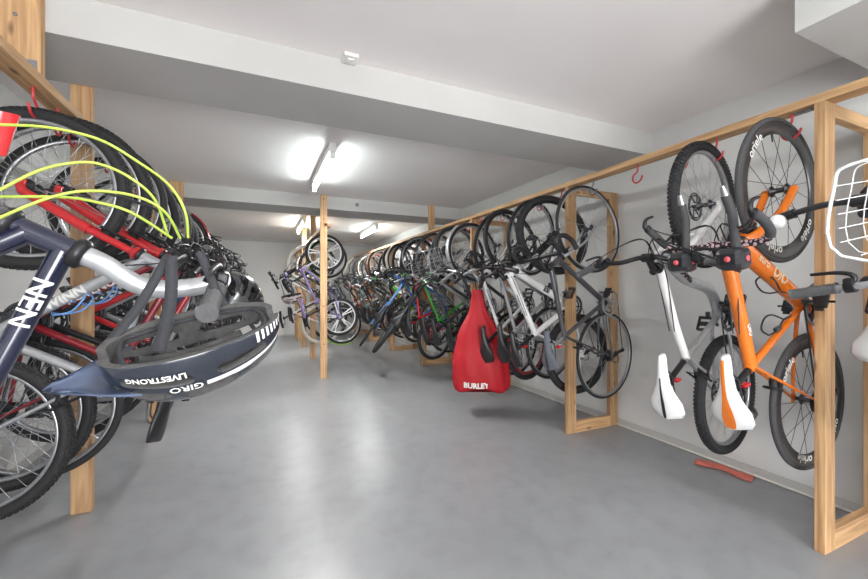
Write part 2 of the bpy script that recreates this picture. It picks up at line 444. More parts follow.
def add_wheel(root, S, basis, rear):
    key, rim, tire, spokes, hub = wheel_parts(S)
    w = link('wheel', mesh_for(key+('rim',), rim, 'rim', S['m_rim']), root, basis)
    link('tire', mesh_for(key+('tire',), tire, 'tire', S['m_tire']), w)
    if not S.get('mag'): link('spokes', mesh_for(key+('sp',), spokes, 'spokes', S.get('m_spoke', M['alu'])), w)
    link('hub', mesh_for(key+('hub',), hub, 'hub', S.get('m_hub', M['steel'])), w)
    if rear:
        def cas(mb):
            for k in range(7 if S['kind'] != 'city' else 1):
                r = .022+.0042*k; y = -.048+.0042*k
                n = 16+2*k; prof = []
                vs = []
                for i in range(n*2):
                    a = pi*i/n; q = r+(.0022 if i % 2 else -.0008)
                    vs += [(q*cos(a), y, q*sin(a)), (q*cos(a), y+.0018, q*sin(a))]
                fs = [(2*i, 2*((i+1) % (2*n)), 2*((i+1) % (2*n))+1, 2*i+1) for i in range(2*n)]
                fs += [[2*i for i in range(2*n)], [2*i+1 for i in range(2*n)]]
                mb.add(vs, fs, False)
        link('cassette', mesh_for(('cas', S['kind'] != 'city'), cas, 'cassette', M['steel']), w)
    if S.get('rim_text'):
        for a in (.2*pi, .84*pi, 1.2*pi):
            mb = MB(); text_arc(mb, S['rim_text'], R_txt(S)+.004, .056, -.0115, a, -1, .0008)
            lt = build('lettering', mb, M['text_w'], w)
            lt['label'] = 'white lettering on the rim'
    return w
def R_txt(S): return S['R']-2*S['tr']-S['rimd']+.006

def solve(S):
    W, R = S['W'], S['R']; k = S.get('k', 1.0)
    ha = radians(S.get('ha', 71)); u = V((-cos(ha), 0, sin(ha))); n = V((sin(ha), 0, cos(ha)))
    hubf = V((W, 0, 0)); A = hubf-n*.045
    fl = S.get('fl', .39)*k
    G = {'u': u, 'n': n, 'A': A, 'hubf': hubf}
    G['crown'] = A+u*fl; hl = S.get('hl', .13)*k
    G['hb'] = G['crown']+u*.012; G['ht'] = G['hb']+u*hl
    G['bb'] = V((S.get('bbx', .42*k), 0, S.get('bbz', -.05)))
    su = V((-cos(radians(73)), 0, sin(radians(73)))); G['su'] = su
    G['st'] = G['bb']+su*S.get('sl', .50)*k
    G['sad'] = G['bb']+su*S.get('sh', .70)*k
    G['stem0'] = G['ht']+u*.03
    G['clamp'] = G['stem0']+n*S.get('stl', .09)+u*S.get('rise', .01)
    return G

def frame_mesh(mb, S, G):
    k = S.get('fat', 1.0); ro = S.get('seg', 10)
    rt, rd = .0155*k, .018*k
    if S.get('carbon'): rt, rd = .027, .036
    u = G['u']
    mb.tube([G['hb'], G['ht']], .0195*max(1, k*.9), 12)
    mb.lathe([(.0225, -.006), (.0225, .006)], G['hb'], 'z', 12)
    tt0 = G['ht']-u*.025; dt0 = G['hb']+u*.03
    seat_join = G['st']-G['su']*.02
    if S['kind'] == 'city' or S.get('step'):
        # low step-through tubes
        lo = G['bb']+G['su']*.20*S.get('k', 1); mid = (tt0+lo)/2+V((-.04, 0, -.07))
        mb.tube(catmull([tt0, mid, lo], 6), rt*1.05, ro)
        mb.tube(catmull([dt0, (dt0+G['bb'])/2+V((-.03, 0, -.05)), G['bb']], 6), rd, ro)
    elif S.get('swoop'):
        mb.cur = 1; mb.tube([tt0, tt0*.4+seat_join*.6+V((0, 0, .012)), seat_join], rt*1.15, ro); mb.cur = 0
        m1 = dt0*.66+G['bb']*.34+V((0, 0, .0)); m2 = dt0*.25+G['bb']*.75+V((.05, 0, -.045))
        mb.tube(catmull([dt0, m1, m2, G['bb']], 7), [rd*1.25, rd*1.3], ro)
    else:
        mb.tube([tt0, seat_join], [rt*1.08, rt*.92], ro)
        mb.tube([dt0, G['bb']], [rd*1.05, rd], ro)
    mb.tube([G['bb'], G['st']], .0155*max(1, k*.9), ro)
    mb.tube([G['bb']+V((0, -.036, 0)), G['bb']+V((0, .036, 0))], .022, 14)
    # seat clamp
    mb.tube([G['st']-G['su']*.012, G['st']+G['su']*.006], .0195, 12)
    for s in (-1, 1):
        c0 = G['bb']+V((-.02, s*.02, 0)); w = S['tr']+.016
        mb.tube(catmull([c0, V((S['R']+.02 if S['R']+.02 < G['bb'].x-.03 else G['bb'].x-.04, s*w, 0+G['bb'].z*.6)), V((.12, s*.052, -.004)), V((0, s*.062, 0))], 4), [.0105, .0075], 8)
        top = seat_join+V((0, s*.012, -.005))
        mb.tube(catmull([top, top*.75+V((0, s*w, 0))*.25+V((0, 0, 0)), V((0, s*.062, .01))], 4), [.0085, .0065], 8)
        mb.box((-.02, s*.062-.003, -.018), (.022, s*.062+.003, .02))
    # bridge
    mb.rod(seat_join*.6+V((0, -.03, 0)), seat_join*.6+V((0, .03, 0)), .005, 8)

def fork_mesh(mb, S, G):
    u, n, A = G['u'], G['n'], G['A']; w = S['tr']+.022
    drop = S['R']+.03
    cr = G['crown']
    if S.get('susp'):
        mb.cur = 1
        mb.tube([cr-u*.005, cr+u*.012], .03, 10, squash=(1, 2.0, 1))
        for s in (-1, 1):
            y = V((0, s*(w+.018), 0)); low = G['hubf']-n*.02
            mb.cur = 1; mb.tube([cr+y+n*.0, cr-u*.21+y], .0145, 10)
            mb.cur = 0; mb.tube([cr-u*.17+y, G['hubf']-n*.028+y+u*.02, G['hubf']-n*.012+y], [.021, .0175, .015], 10)
            mb.box(tuple(G['hubf']+y+V((-.014, -.006, -.014))), tuple(G['hubf']+y+V((.014, .006, .014))), .003)
        mb.cur = 0
        arch = [cr-u*.2+V((0, w+.018, 0)), cr-u*.165+n*.012+V((0, w*.6, 0)), cr-u*.155+n*.016, cr-u*.165+n*.012+V((0, -w*.6, 0)), cr-u*.2+V((0, -w-.018, 0))]
        mb.tube(catmull(arch, 4), .009, 8)
    else:
        fk = 1.0 if not S.get('carbon') else 1.5
        for s in (-1, 1):
            p = [cr, cr+V((0, s*w*.8, 0))-u*.02, cr+V((0, s*(w+.008), 0))-u*.09, A+u*.14+V((0, s*.048, 0)), G['hubf']+V((0, s*.054, 0))]
            mb.tube(catmull(p, 4), [.0145*fk, .0075*fk*(1.5 if fk > 1 else 1)], 10)
            mb.box(tuple(G['hubf']+V((-.012, s*.054-.003, -.012))), tuple(G['hubf']+V((.012, s*.054+.003, .012))))
        mb.tube([cr-u*.02, cr+u*.012], .022, 12)

def bar_points(S, G):
    c = G['clamp']; u, n = G['u'], G['n']; kind = S['bar']; k = S.get('k', 1.0); hw = S.get('hw', .30)*k
    P = {}
    for s in (-1, 1):
        Y = V((0, s, 0))
        if kind == 'flat':
            pts = [c, c+Y*hw*.4, c+Y*hw-n*.035+u*.006]
        elif kind == 'riser':
            pts = [c, c+Y*.05, c+Y*.12+u*.035, c+Y*hw*.6+u*.04, c+Y*hw-n*.05+u*.045]
        elif kind == 'city':
            pts = [c, c+Y*.05+n*.02, c+Y*.15+n*.03+u*.06, c+Y*hw*.9-n*.03+u*.08, c+Y*hw-n*.2+u*.07]
        elif kind == 'bmx':
            pts = [c, c+Y*.05, c+Y*.11+u*.14, c+Y*.16+u*.16-n*.01, c+Y*hw-n*.05+u*.165]
        elif kind == 'drop':
            pts = [c, c+Y*.1, c+Y*(.2)+n*.005, c+Y*.21+n*.06, c+Y*.212+n*.095-u*.03, c+Y*.214+n*.075-u*.09, c+Y*.218+n*.02-u*.125, c+Y*.22-n*.045-u*.13]
        elif kind == 'bull':
            pts = [c, c+Y*.1, c+Y*.175+n*.006, c+Y*.205+n*.04+u*.005, c+Y*.21+n*.10+u*.03, c+Y*.205+n*.15+u*.06]
        P[s] = pts
    return P
def bar_mesh(mb, S, G):
    P = bar_points(S, G)
    for s in (-1, 1):
        pts = catmull(P[s], 5)
        if S['bar'] in ('drop', 'bull'):
            n = len(pts); i0 = 7 if S['bar'] == 'drop' else 13
            mb.cur = 0; mb.tube(pts[:i0+1], .0135, 10, caps=False)
            mb.cur = 1; mb.tube(pts[i0:], .0165, 10)
        else:
            mb.cur = 0; mb.tube(pts, [.0145]+[.0115]*(len(pts)-1), 10)
    mb.cur = 0; mb.tube([G['clamp']+V((0, -.03, 0)), G['clamp']+V((0, .03, 0))], .0155, 10)
    if S['bar'] == 'bmx': mb.rod(G['clamp']+V((0, -.1, 0))+G['u']*.12, G['clamp']+V((0, .1, 0))+G['u']*.12, .009, 8)
def grip_mesh(mb, S, G, s):
    pts = catmull(bar_points(S, G)[s], 5); e = pts[-1]
    # walk back .12
    L = .12*S.get('k', 1.0); acc = 0; i = len(pts)-1; seq = [pts[-1]+(pts[-1]-pts[-2]).normalized()*.004]
    while acc < L and i > 0:
        acc += (pts[i]-pts[i-1]).length; i -= 1; seq.append(pts[i])
    d = (seq[-1]-seq[-2]).normalized(); seq[-1] = seq[-1]-d*(acc-L)
    # resample and make ribs
    rs = []; q = []
    N = 22; tot = sum((seq[j+1]-seq[j]).length for j in range(len(seq)-1))
    for j in range(N+1):
        t = tot*j/N; a = 0
        for m in range(len(seq)-1):
            l = (seq[m+1]-seq[m]).length
            if a+l >= t-1e-9 or m == len(seq)-2:
                q.append(seq[m].lerp(seq[m+1], min(1, (t-a)/max(l, 1e-6)))); break
            a += l
        rs.append(.0165+(.0015 if j % 2 else 0)+(.003 if j in (0, N) else 0))
    mb.tube(q, rs, 12)
def lever_mesh(mb, S, G, s):
    u, n = G['u'], G['n']
    if S['bar'] == 'bull':
        e = bar_points(S, G)[s][-1]; Y = V((0, s, 0))
        mb.tube(catmull([e, e+n*.02+u*.01, e+n*.04-u*.015, e+n*.03-u*.06], 4), [.012, .005], 8)
        mb.tube([e-n*.01, e+n*.012], .015, 10)
    elif S['bar'] == 'drop':
        c = bar_points(S, G)[s]; h0 = c[3]; Y = V((0, s, 0))
        mb.tube(catmull([h0-n*.035+u*.005, h0+n*.01+u*.018, h0+n*.035+u*.05, h0+n*.03+u*.07], 4), [.016, .018, .017, .0165, .016, .016, .0155, .015, .014, .013, .012, .011, .009], 10)
        mb.tube(catmull([h0+n*.035+u*.045, h0+n*.065+u*.0, h0+n*.06-u*.06, h0+n*.07-u*.085], 4), [.006, .0045], 8)
    else:
        pts = catmull(bar_points(S, G)[s], 5)
        base = pts[-1].lerp(pts[-6], 1.0); e = pts[-1]
        d = (e-base).normalized(); b = e-d*.15*S.get('k', 1)
        mb.tube([b-d*.012, b+d*.012], .018, 10)
        mb.tube(catmull([b, b+n*.03-u*.012-d*.01, b+n*.045-u*.022+d*.03, b+n*.05-u*.028+d*.1], 4), [.009, .005], 8)
        mb.box(tuple(b+n*.018+V((-.012, -.012, -.012))), tuple(b+n*.018+V((.012, .012, .012))), .004)
        # shifter pod
        mb.tube([b-d*.03-u*.006, b-d*.03-u*.03], .015, 10)

def saddle_mesh(mb, S, G):
    c = G['sad']; wd = .072 if S['kind'] not in ('city', 'kid') else .095
    k = S.get('sk', 1.0)
    st = [(-.135, .35), (-.125, .82), (-.10, 1.0), (-.06, .93), (-.02, .62), (.02, .40), (.07, .29), (.11, .25), (.135, .2), (.142, .1)]
    rings = []
    for x, w in st:
        hw = wd*w*k; ring = []
        zc = .012*cos((x+.02)*14)+.02*max(0, (-x-.06))*4-.02*max(0, x-.1)*3
        for j in range(14):
            a = 2*pi*j/14
            y = hw*cos(a); z = (.016 if sin(a) > 0 else .024)*sin(a)*(1-.35*(abs(cos(a))**3)) - .010*abs(cos(a))**2
            ring.append(c+V((x*k, y, (z+zc)*k)))
        rings.append(ring)
    mb.loft(rings)
def rails_mesh(mb, S, G):
    c = G['sad']
    for s in (-1, 1):
        mb.tube(catmull([c+V((-.09, s*.03, -.005)), c+V((-.07, s*.022, -.042)), c+V((.04, s*.02, -.045)), c+V((.1, s*.01, -.008))], 4), .0035, 6)

def crank_meshes(S, G):
    bb = G['bb']; ca = S.get('ca', .6)
    y = -.047
    def ring(mb):
        for (r, yy) in ((.085 if S['kind'] != 'road' else .1, y), (.068, y+.008)) if S['kind'] not in ('city', 'kid') else ((.075, y),):
            n = int(2*pi*r/.0127); vs = []
            for i in range(n*2):
                a = pi*i/n; q = r+(.003 if i % 2 else -.001)
                for (rr, y2) in ((q, yy-.0012), (q, yy+.0012), (r-.013, yy+.0012), (r-.013, yy-.0012)):
                    vs.append(bb+V((rr*cos(a), y2, rr*sin(a))))
            N = 2*n; fs = []
            for i in range(N):
                j = (i+1) % N
                for q in range(4): fs.append((4*i+q, 4*i+(q+1) % 4, 4*j+(q+1) % 4, 4*j+q))
            mb.add(vs, fs, False)
            for k in range(5):
                a = ca+2*pi*k/5
                mb.tube([bb+V((.015*cos(a), y, .015*sin(a))), bb+V(((r-.01)*cos(a), yy, (r-.01)*sin(a)))], [.008, .005], 6)
        mb.tube([bb+V((0, y-.012, 0)), bb+V((0, .055, 0))], .013, 10)
        if S['kind'] in ('mtb', 'kid', 'city') and S.get('guard', 1):
            rg = .094
            mb.lathe([(rg, y-.004), (rg-.012, y-.004), (rg-.012, y-.002), (rg, y-.002)], bb, 'y', 32, closed=True)
    def arm(mb, s):
        cl = .17*S.get('k', 1.0); a = ca+(0 if s < 0 else pi); d = V((cos(a), 0, sin(a)))
        p0 = bb+V((0, s*.058, 0)); p1 = bb+d*cl+V((0, s*.072, 0))
        mb.tube([p0-d*.012, p0, p0.lerp(p1, .5), p1, p1+d*.012], [.009, .016, .011, .012, .008], 8, squash=(1, .7, 1))
    def pedal(mb, s):
        cl = .17*S.get('k', 1.0); a = ca+(0 if s < 0 else pi); c = bb+V((cos(a)*cl, s*.078, sin(a)*cl))
        mb.rod(c, c+V((0, s*.1, 0)), .0055, 8)
        pc = c+V((0, s*.055, 0)); pa = S.get('pa', .7)
        mx = Matrix.Translation(pc) @ Matrix.Rotation(pa, 4, 'Y')
        if S['kind'] == 'road':
            mb.box((-.03, -.025, -.007), (.035, .025, .007), .004, mx); mb.box((-.045, -.015, -.004), (-.03, .015, .004), .001, mx)
        else:
            for q in (-1, 1):
                mb.box((q*.04-.006, -.042, -.012), (q*.04+.006, .042, .012), .002, mx)
                mb.box((-.045, q*.04-.004, -.012), (.045, q*.04+.004, .012), .002, mx)
            mb.box((-.012, -.042, -.009), (.012, .042, .009), .002, mx)
    def chain(mb):
        r1 = .084 if S['kind'] != 'road' else .099; r2 = .038
        if S['kind'] in ('city', 'kid'): r1, r2 = .075, .034
        b = bb+V((0, y+.001, 0)); h = V((0, y+.001, 0)); pts = []
        for k in range(9): a = pi/2-pi*k/8; pts.append(b+V((r1*cos(a), 0, r1*sin(a))))
        jock = V((-.0, y, -.09 if S['kind'] not in ('city', 'kid') else -.034))
        if S['kind'] not in ('city', 'kid'):
            pts += [V((.02, y, -.15)), V((.0, y, -.162)), V((-.008, y, -.145)), V((.02, y, -.07)), V((.01, y, -.055))]
        else: pts += [V((0, y, -r2))]
        pts += [V((-r2*.9, y, -.01)), V((-r2, y, .01)), V((0, y, r2))]
        P = []
        for i in range(len(pts)):
            a, c = pts[i], pts[(i+1) % len(pts)]; L = (c-a).length; m = max(1, int(L/.03))
            for q in range(m): P.append(a.lerp(c, q/m))
        mb.tube(P, .0042, 4, closed=True)
    def derail(mb):
        mb.tube([V((.002, y-.02, -.01)), V((.006, y-.016, -.05)), V((.004, y-.008, -.062))], [.01, .013, .009], 8)
        for z in (-.062, -.15):
            mb.lathe([(.001, -.004), (.014, -.004), (.014, .004), (.001, .004)], (.008, y, z), 'y', 12)
        mb.box((-.002, y-.009, -.16), (.016, y-.006, -.055)); mb.box((.0, y+.006, -.155), (.014, y+.009, -.06))
        mb.tube(catmull([V((.01, y-.02, -.05)), V((-.05, y-.02, -.05)), V((-.04, y-.01, .0)), V((.05, y+.01, .01))], 4), .0028, 6)
    return ring, arm, pedal, chain, derail

def brake_mesh(mb, S, G, rear):
    if rear: c = V((S['R']*.0, 0, 0))+G['st']*.0; d = G['st'].normalized(); c = d*(S['R']-.012); fw = V((-d.z, 0, d.x))
    else: u = G['u']; c = G['hubf']+(G['crown']-G['hubf']).normalized()*(S['R']-.012); d = u; fw = G['n']
    if S['kind'] == 'road':
        c2 = c+d*.035
        for s in (-1, 1):
            mb.tube(catmull([c2+fw*.03, c2+fw*.03+V((0, s*.03, 0))-d*.015, c+fw*.025+V((0, s*.022, 0))-d*.03], 4), .006, 8)
            mb.box(tuple(c+V((-.02, s*.018-.004, -.008))), tuple(c+V((.02, s*.018+.004, .008))), .002)
    else:
        for s in (-1, 1):
            p = c+V((0, s*(S['tr']+.012), 0))
            mb.tube([p-d*.03+fw*.02, p+fw*.02, p+d*.07+fw*.022], [.007, .006, .005], 8)
            mb.box(tuple(p+V((-.026, -s*.006-.004, -.007))), tuple(p+V((.026, -s*.006+.004, .007))), .002)
        mb.rod(c+V((0, S['tr']+.012, 0))+d*.07+fw*.022, c-V((0, S['tr']+.012, 0))+d*.07+fw*.022, .0022, 6)

def cable_mesh(mb, S, G, s, which=0):
    rnd = random.Random(int(S.get('seed', 1))*7+s+which); P = bar_points(S, G)[s]; c = G['clamp']; u, n = G['u'], G['n']
    r = S.get('cr', .0026)
    if S['bar'] == 'drop':
        st = P[3]+u*.06+n*.03; m1 = st+u*.01+n*.05-V((0, s*.05, 0)); m2 = c+n*.09+V((0, s*.05, 0))-u*.03
    else:
        st = P[-1].lerp(P[-2], .45)+n*.02; m1 = c+n*(.055+.03*rnd.random())+V((0, s*.13, 0))+u*.02; m2 = c+n*.07+V((0, s*.02, 0))-u*.05
    if which == 0: end = [G['ht']+n*.04-V((0, s*.02, 0)), G['hb']*.85+G['bb']*.15+V((0, -s*.022, .01))]
    else: end = [G['ht']-u*.02-n*.04+V((0, s*.022, 0)), G['ht']*.35+G['st']*.65+V((0, s*.012, .03))]
    mb.tube(catmull([st, m1, m2]+end, 6), r, 6)

def bottle_cage(mb, G):
    d = (G['bb']-G['hb']).normalized(); up = V((d.z, 0, -d.x))
    if up.z < 0: up = -up
    if G.get('flip'): up = V((abs(up.x), 0, abs(up.z)*(1 if up.x*up.z > 0 else -1)))
    m = G['hb'].lerp(G['bb'], .52)+up*.058
    for s in (-1, 1):
        pts = [m-d*.07-up*.03, m-d*.06+V((0, s*.037, 0)), m+d*.0+V((0, s*.037, 0))+up*.02, m+d*.06+V((0, s*.03, 0)), m+d*.075-up*.02]
        mb.tube(catmull(pts, 4), .004, 6)
    mb.box(tuple(m-up*.037+V((-.01, -.008, -.02))), tuple(m-up*.037+V((.01, .008, .02))))
def fender_mesh(mb, S, c, a0, a1):
    R = S['R']+.014; w = S['tr']+.012; rings = []
    for i in range(19):
        a = a0+(a1-a0)*i/18; e = V((cos(a), 0, sin(a)))
        rings.append([c+e*(R+dr)+V((0, y, 0)) for (dr, y) in ((-.012, -w), (0, -w*.7), (.006, 0), (0, w*.7), (-.012, w), (-.010, w*.92), (-.002, w*.65), (.003, 0), (-.002, -w*.65), (-.010, -w*.92))])
    mb.loft(rings)
def basket_mesh(mb, S, G):
    # wire basket in front of the handlebar
    c = G['clamp']; u, n = G['u'], G['n']
    def P(a, y, h):   # a forward, h up
        g = .78+.22*h/.22
        return c+V((1, 0, 0))*(.09+a*(.9+.1*g))*1.1+V((0, y*g, 0))+V((0, 0, 1))*(h-.15)
    A, B = .24, .17
    def loop(h, r):
        mb.tube(catmull([P(.0, -B, h), P(.0, B, h), P(A*.8, B, h), P(A, B*.7, h), P(A, -B*.7, h), P(A*.8, -B, h)], 5, True), r, 6, closed=True)
    loop(.22, .0048); loop(.0, .003)
    for h in (.07, .145): loop(h, .0017)
    for i in range(7):
        y = -B*.8+B*1.6*i/6
        mb.tube([P(A, y*.9, .22), P(A, y*.9, 0), P(0, y*.95, 0), P(0, y*.95, .22)], .0017, 5)
    for i in range(1, 6):
        a = A*i/6.3
        for s in (-1, 1): mb.rod(P(a, s*B, .22), P(a, s*B, 0), .0017, 5)
        mb.rod(P(a, -B, 0), P(a, B, 0), .0017, 5)
def carrier_mesh(mb, S, G):
    z = S['R']+.06
    for s in (-1, 1):
        mb.tube(catmull([V((.16, s*.05, z)), V((0, s*.06, z)), V((-.16, s*.06, z)), V((-.2, s*.03, z))], 3), .005, 6)
        mb.rod(V((0, s*.066, .01)), V((-.04, s*.06, z)), .0045, 6); mb.rod(V((0, s*.066, .01)), V((.07, s*.06, z)), .0045, 6)
    for x in (-.15, -.08, 0, .08): mb.rod(V((x, -.06, z)), V((x, .06, z)), .004, 6)
    mb.tube([V((.16, .05, z)), G['st']*.7+V((0, .02, 0))], .004, 6); mb.tube([V((.16, -.05, z)), G['st']*.7+V((0, -.02, 0))], .004, 6)
def kickstand_mesh(mb, S, G):
    b = G['bb']+V((-.05, .035, -.01)); mb.tube([b, b+V((-.22, .03, -.03)), b+V((-.27, .04, -.036))], [.008, .007], 8)

BASE = dict(kind='mtb', R=.335, tr=.024, W=1.04, bar='flat', fl=.44, hl=.12, bbz=-.02, m_rim=M['alu'], m_tire=M['rubber'],
            m_frame=M['greyp'], m_fork=M['blackmet'], m_saddle=M['blackplastic'], m_grip=M['blackplastic'], m_bar=M['blackmet'])
KINDS = dict(
    mtb=dict(kind='mtb', tr=.026, R=.338, bar='riser', susp=True, fl=.45, fat=1.1, sl=.44, sh=.66, rimd=.018, hw=.31, stl=.08),
    road=dict(kind='road', tr=.0125, R=.336, W=.99, bar='drop', fl=.375, hl=.15, bbz=-.065, bbx=.41, sl=.53, sh=.70, rimd=.022, stl=.1, few=True),
    hybrid=dict(kind='hybrid', tr=.018, R=.342, W=1.05, bar='flat', fl=.40, hl=.15, bbz=-.055, sl=.48, sh=.69, rimd=.02, hw=.29),
    city=dict(kind='city', tr=.021, R=.335, W=1.07, bar='city', fl=.40, hl=.17, bbz=-.05, sl=.42, sh=.62, rimd=.018, hw=.28, stl=.05, rise=.06, fenders=True),
    kid=dict(kind='kid', tr=.024, R=.27, W=.92, k=.84, bar='bmx', fl=.36, hl=.11, bbz=.0, sl=.34, sh=.55, rimd=.018, hw=.30, stl=.05),
)
NB = [0]
def bicycle(label, kind, M4, group=None, **kw):
    """M4 maps bike space (x forward, z up, origin rear axle) to the room"""
    S = dict(BASE); S.update(KINDS[kind]); S.update(kw); NB[0] += 1; S.setdefault('seed', NB[0])
    G = solve(S)
    root = empty('bicycle'); tag(root, label, 'bicycle', group)
    root.matrix_world = M4 @ Matrix.Translation((-S['R'], 0, 0))
    B = Matrix.Translation((S['R'], 0, 0))
    dl = S.get('steer', 0.0); A = G['A']
    ST = B @ Matrix.Translation(A) @ Matrix.Rotation(dl, 4, G['u']) @ Matrix.Translation(-A)
    gk = tuple((k, v if not isinstance(v, bpy.types.Material) else v.name) for k, v in sorted(S.items()) if k not in ('seed', 'steer', 'cables', 'm_tire', 'm_rim', 'm_frame', 'm_fork', 'm_saddle', 'm_grip', 'm_bar', 'rim_text', 'text', 'extra', 'm_leg', 'm_stem', 'm_spoke', 'm_hub', 'frame_text', 'm_cable', 'm_post', 'm_crank', 'm_tt') and not isinstance(v, (list, dict)))
    def add(name, fn, m, basis=B, parent=None, key=None):
        me = mesh_for((name, key, gk), fn, name, m)
        return link(name, me, parent if parent else root, basis if parent is None else None)
    add_wheel(root, S, ST @ Matrix.Translation(G['hubf']), False)
    add_wheel(root, S, B, True)
    fr = add('frame', lambda mb: frame_mesh(mb, S, G), [S['m_frame'], S.get('m_tt', S['m_frame'])])
    if 'frame_text' in S:
        for (txt, where, size, start, bold, mtx, sd, flip) in S['frame_text']:
            mb = MB()
            a, b = {'down': (G['hb']+G['u']*.03, G['bb']), 'top': (G['ht']-G['u']*.025, G['st']-G['su']*.02), 'seat': (G['bb'], G['st'])}[where]
            if flip: a, b = b, a
            rr = {'down': .018, 'top': .0165, 'seat': .0155}[where]*S.get('fat', 1)
            if S.get('carbon'): rr = {'down': .037, 'top': .0285, 'seat': .0155}[where]
            if S.get('swoop'): rr *= 1.3
            text_tube(mb, txt, a, b, rr, size, (0, sd, 0), start, bold)
            o = build('lettering', mb, mtx, fr)
    add('fork', lambda mb: fork_mesh(mb, S, G), [S['m_fork'], S.get('m_leg', M['chrome'])], ST)
    def stem(mb):
        if S.get('stem_path'):
            pts = [G['ht']]+[G['ht']+G['u']*a+G['n']*b for a, b in S['stem_path']]+[G['clamp']]
            mb.tube(catmull(pts, 5), S.get('stem_r', .02), 14)
        else:
            mb.tube([G['ht'], G['stem0']+G['u']*.012], .0165, 12); mb.tube([G['stem0'], G['clamp']], [.0145, .0155], 12)
        mb.tube([G['clamp']+V((0, -.022, 0)), G['clamp']+V((0, .022, 0))], .021, 12)
    if S.get('clampoff') is not None: G['clamp'] = G['ht']+G['u']*S['clampoff'][0]+G['n']*S['clampoff'][1]
    add('stem', stem, S.get('m_stem', S['m_bar']), ST)
    hb = add('handlebar', lambda mb: bar_mesh(mb, S, G), [S['m_bar'], S['m_grip']], ST)
    for s in (-1, 1):
        if S['bar'] not in ('drop', 'bull'): add('grip', lambda mb: grip_mesh(mb, S, G, s), S['m_grip'], parent=hb, key=s)
        if S.get('levers', 1): add('brake_lever', lambda mb: lever_mesh(mb, S, G, s), M['blackmet'], parent=hb, key=s)
        if S.get('pads'):
            def pod(mb):
                c = G['clamp']+V((-.02, s*.10, 0))+G['u']*.075
                mb.cur = 0
                mx = Matrix.Translation(c) @ Matrix.Rotation(radians(10), 4, 'Y')
                mb.box((-.044, -.05, -.04), (.044, .05, .04), .024, mx)
                mb.cur = 1
                mb.lathe([(.001, .0415), (.011, .0415), (.011, .036)], (0, 0, 0), 'z', 16); mb.v[-48:] = [tuple(mx @ V(q)) for q in mb.v[-48:]]
                mb.lathe([(.001, -.0515), (.011, -.0515), (.011, -.045)], (0, 0, 0), 'y', 16); mb.v[-48:] = [tuple(mx @ V(q)) for q in mb.v[-48:]]
                mb.cur = 2
                d = V((.985, -s*.06, -.16)).normalized()
                a = c-G['u']*.03; mb.tube([a-V((0, 0, 0)), a+d*.16, a+d*.245+G['u']*.03], .0165, 10)
                mb.cur = 3; mb.tube([a+d*.24+G['u']*.028, a+d*.29+G['u']*.045], [.015, .009], 10)
                mb.rod(G['clamp']+V((0, s*.10, 0)), c, .008, 8)
            add('aero_bar', pod, [M['navy'] if 0 else M['satinblack'], M['pinkdot'], M['rubber_grey'], M['alu']], ST, key=s)
    sp = add('seatpost', lambda mb: mb.tube([G['st']-G['su']*.03, G['sad']-G['su']*.045], .0135, 12) and mb.tube([G['sad']-G['su']*.05+V((-.02, 0, 0)), G['sad']-G['su']*.045+V((.025, 0, 0))], .016, 8), S.get('m_post', M['blackmet']))
    sd = add('saddle', lambda mb: saddle_mesh(mb, S, G), S['m_saddle'])
    add('saddle_rails', lambda mb: rails_mesh(mb, S, G), M['steel'], parent=sd)
    ring, arm, pedal, chain, derail = crank_meshes(S, G)
    cr = add('crankset', ring, S.get('m_crank', M['steel']))
    for s in (-1, 1):
        add('crank_arm', lambda mb: arm(mb, s), S.get('m_crank', M['steel']), parent=cr, key=s)
        add('pedal', lambda mb: pedal(mb, s), M['blackplastic'], key=s)
    add('chain', chain, M['steel'])
    if S['kind'] not in ('city', 'kid'): add('derailleur', derail, M['blackmet'])
    add('brake', lambda mb: brake_mesh(mb, S, G, False), M['blackmet'], ST, key='f')
    add('brake', lambda mb: brake_mesh(mb, S, G, True), M['blackmet'], B, key='r')
    for s, w in (((-1, 0), (1, 1), (1, 0), (-1, 1)) if S.get('cables', 1) else ()):
        add('cable', lambda mb: cable_mesh(mb, S, G, s, w), S.get('m_cable', M['blackplastic']), ST, key=(s, w, S['seed'] % 3))
    if S.get('cage'):
        add('bottle_cage', lambda mb: bottle_cage(mb, G), S['cage'])
        if S.get('carbon'): add('bottle_cage', lambda mb: bottle_cage(mb, dict(hb=G['bb'], bb=G['bb']+(G['st']-G['bb'])*.9+V((.0, 0, 0)), flip=1)), S['cage'], key='seat')
    if S.get('bag'): add('saddle_bag', lambda mb: mb.tube([G['sad']+V((-.13, .035, -.055)), G['sad']+V((-.12, .03, -.055)), G['sad']+V((-.11, -.045, -.055)), G['sad']+V((-.115, -.055, -.055))], [.02, .034, .034, .02], 16), S['bag'])
    if S.get('fenders'):
        fm = S.get('m_fender', S['m_frame'])
        add('fender', lambda mb: fender_mesh(mb, S, V((0, 0, 0)), radians(35), radians(200)), fm, B, key='r')
        add('fender', lambda mb: fender_mesh(mb, S, G['hubf'], radians(20), radians(170)), fm, ST, key='f')
    if S.get('basket'): add('basket', lambda mb: basket_mesh(mb, S, G), S['basket'], ST)
    if S.get('carrier'): add('rear_carrier', lambda mb: carrier_mesh(mb, S, G), S['carrier'])
    if S.get('hi'):
        for q in (G['ht'], G['hb']):
            def headset(mb):
                a = q-G['u']*.012; mb.tube([a, a+G['u']*.006, a+G['u']*.018, a+G['u']*.024], [.022*S.get('fat', 1), .026*S.get('fat', 1), .026*S.get('fat', 1), .021*S.get('fat', 1)], 16)
            add('headset', headset, M['blackmet'], key=tuple(q))
    if S.get('stand'): add('kickstand', lambda mb: kickstand_mesh(mb, S, G), M['steel'])
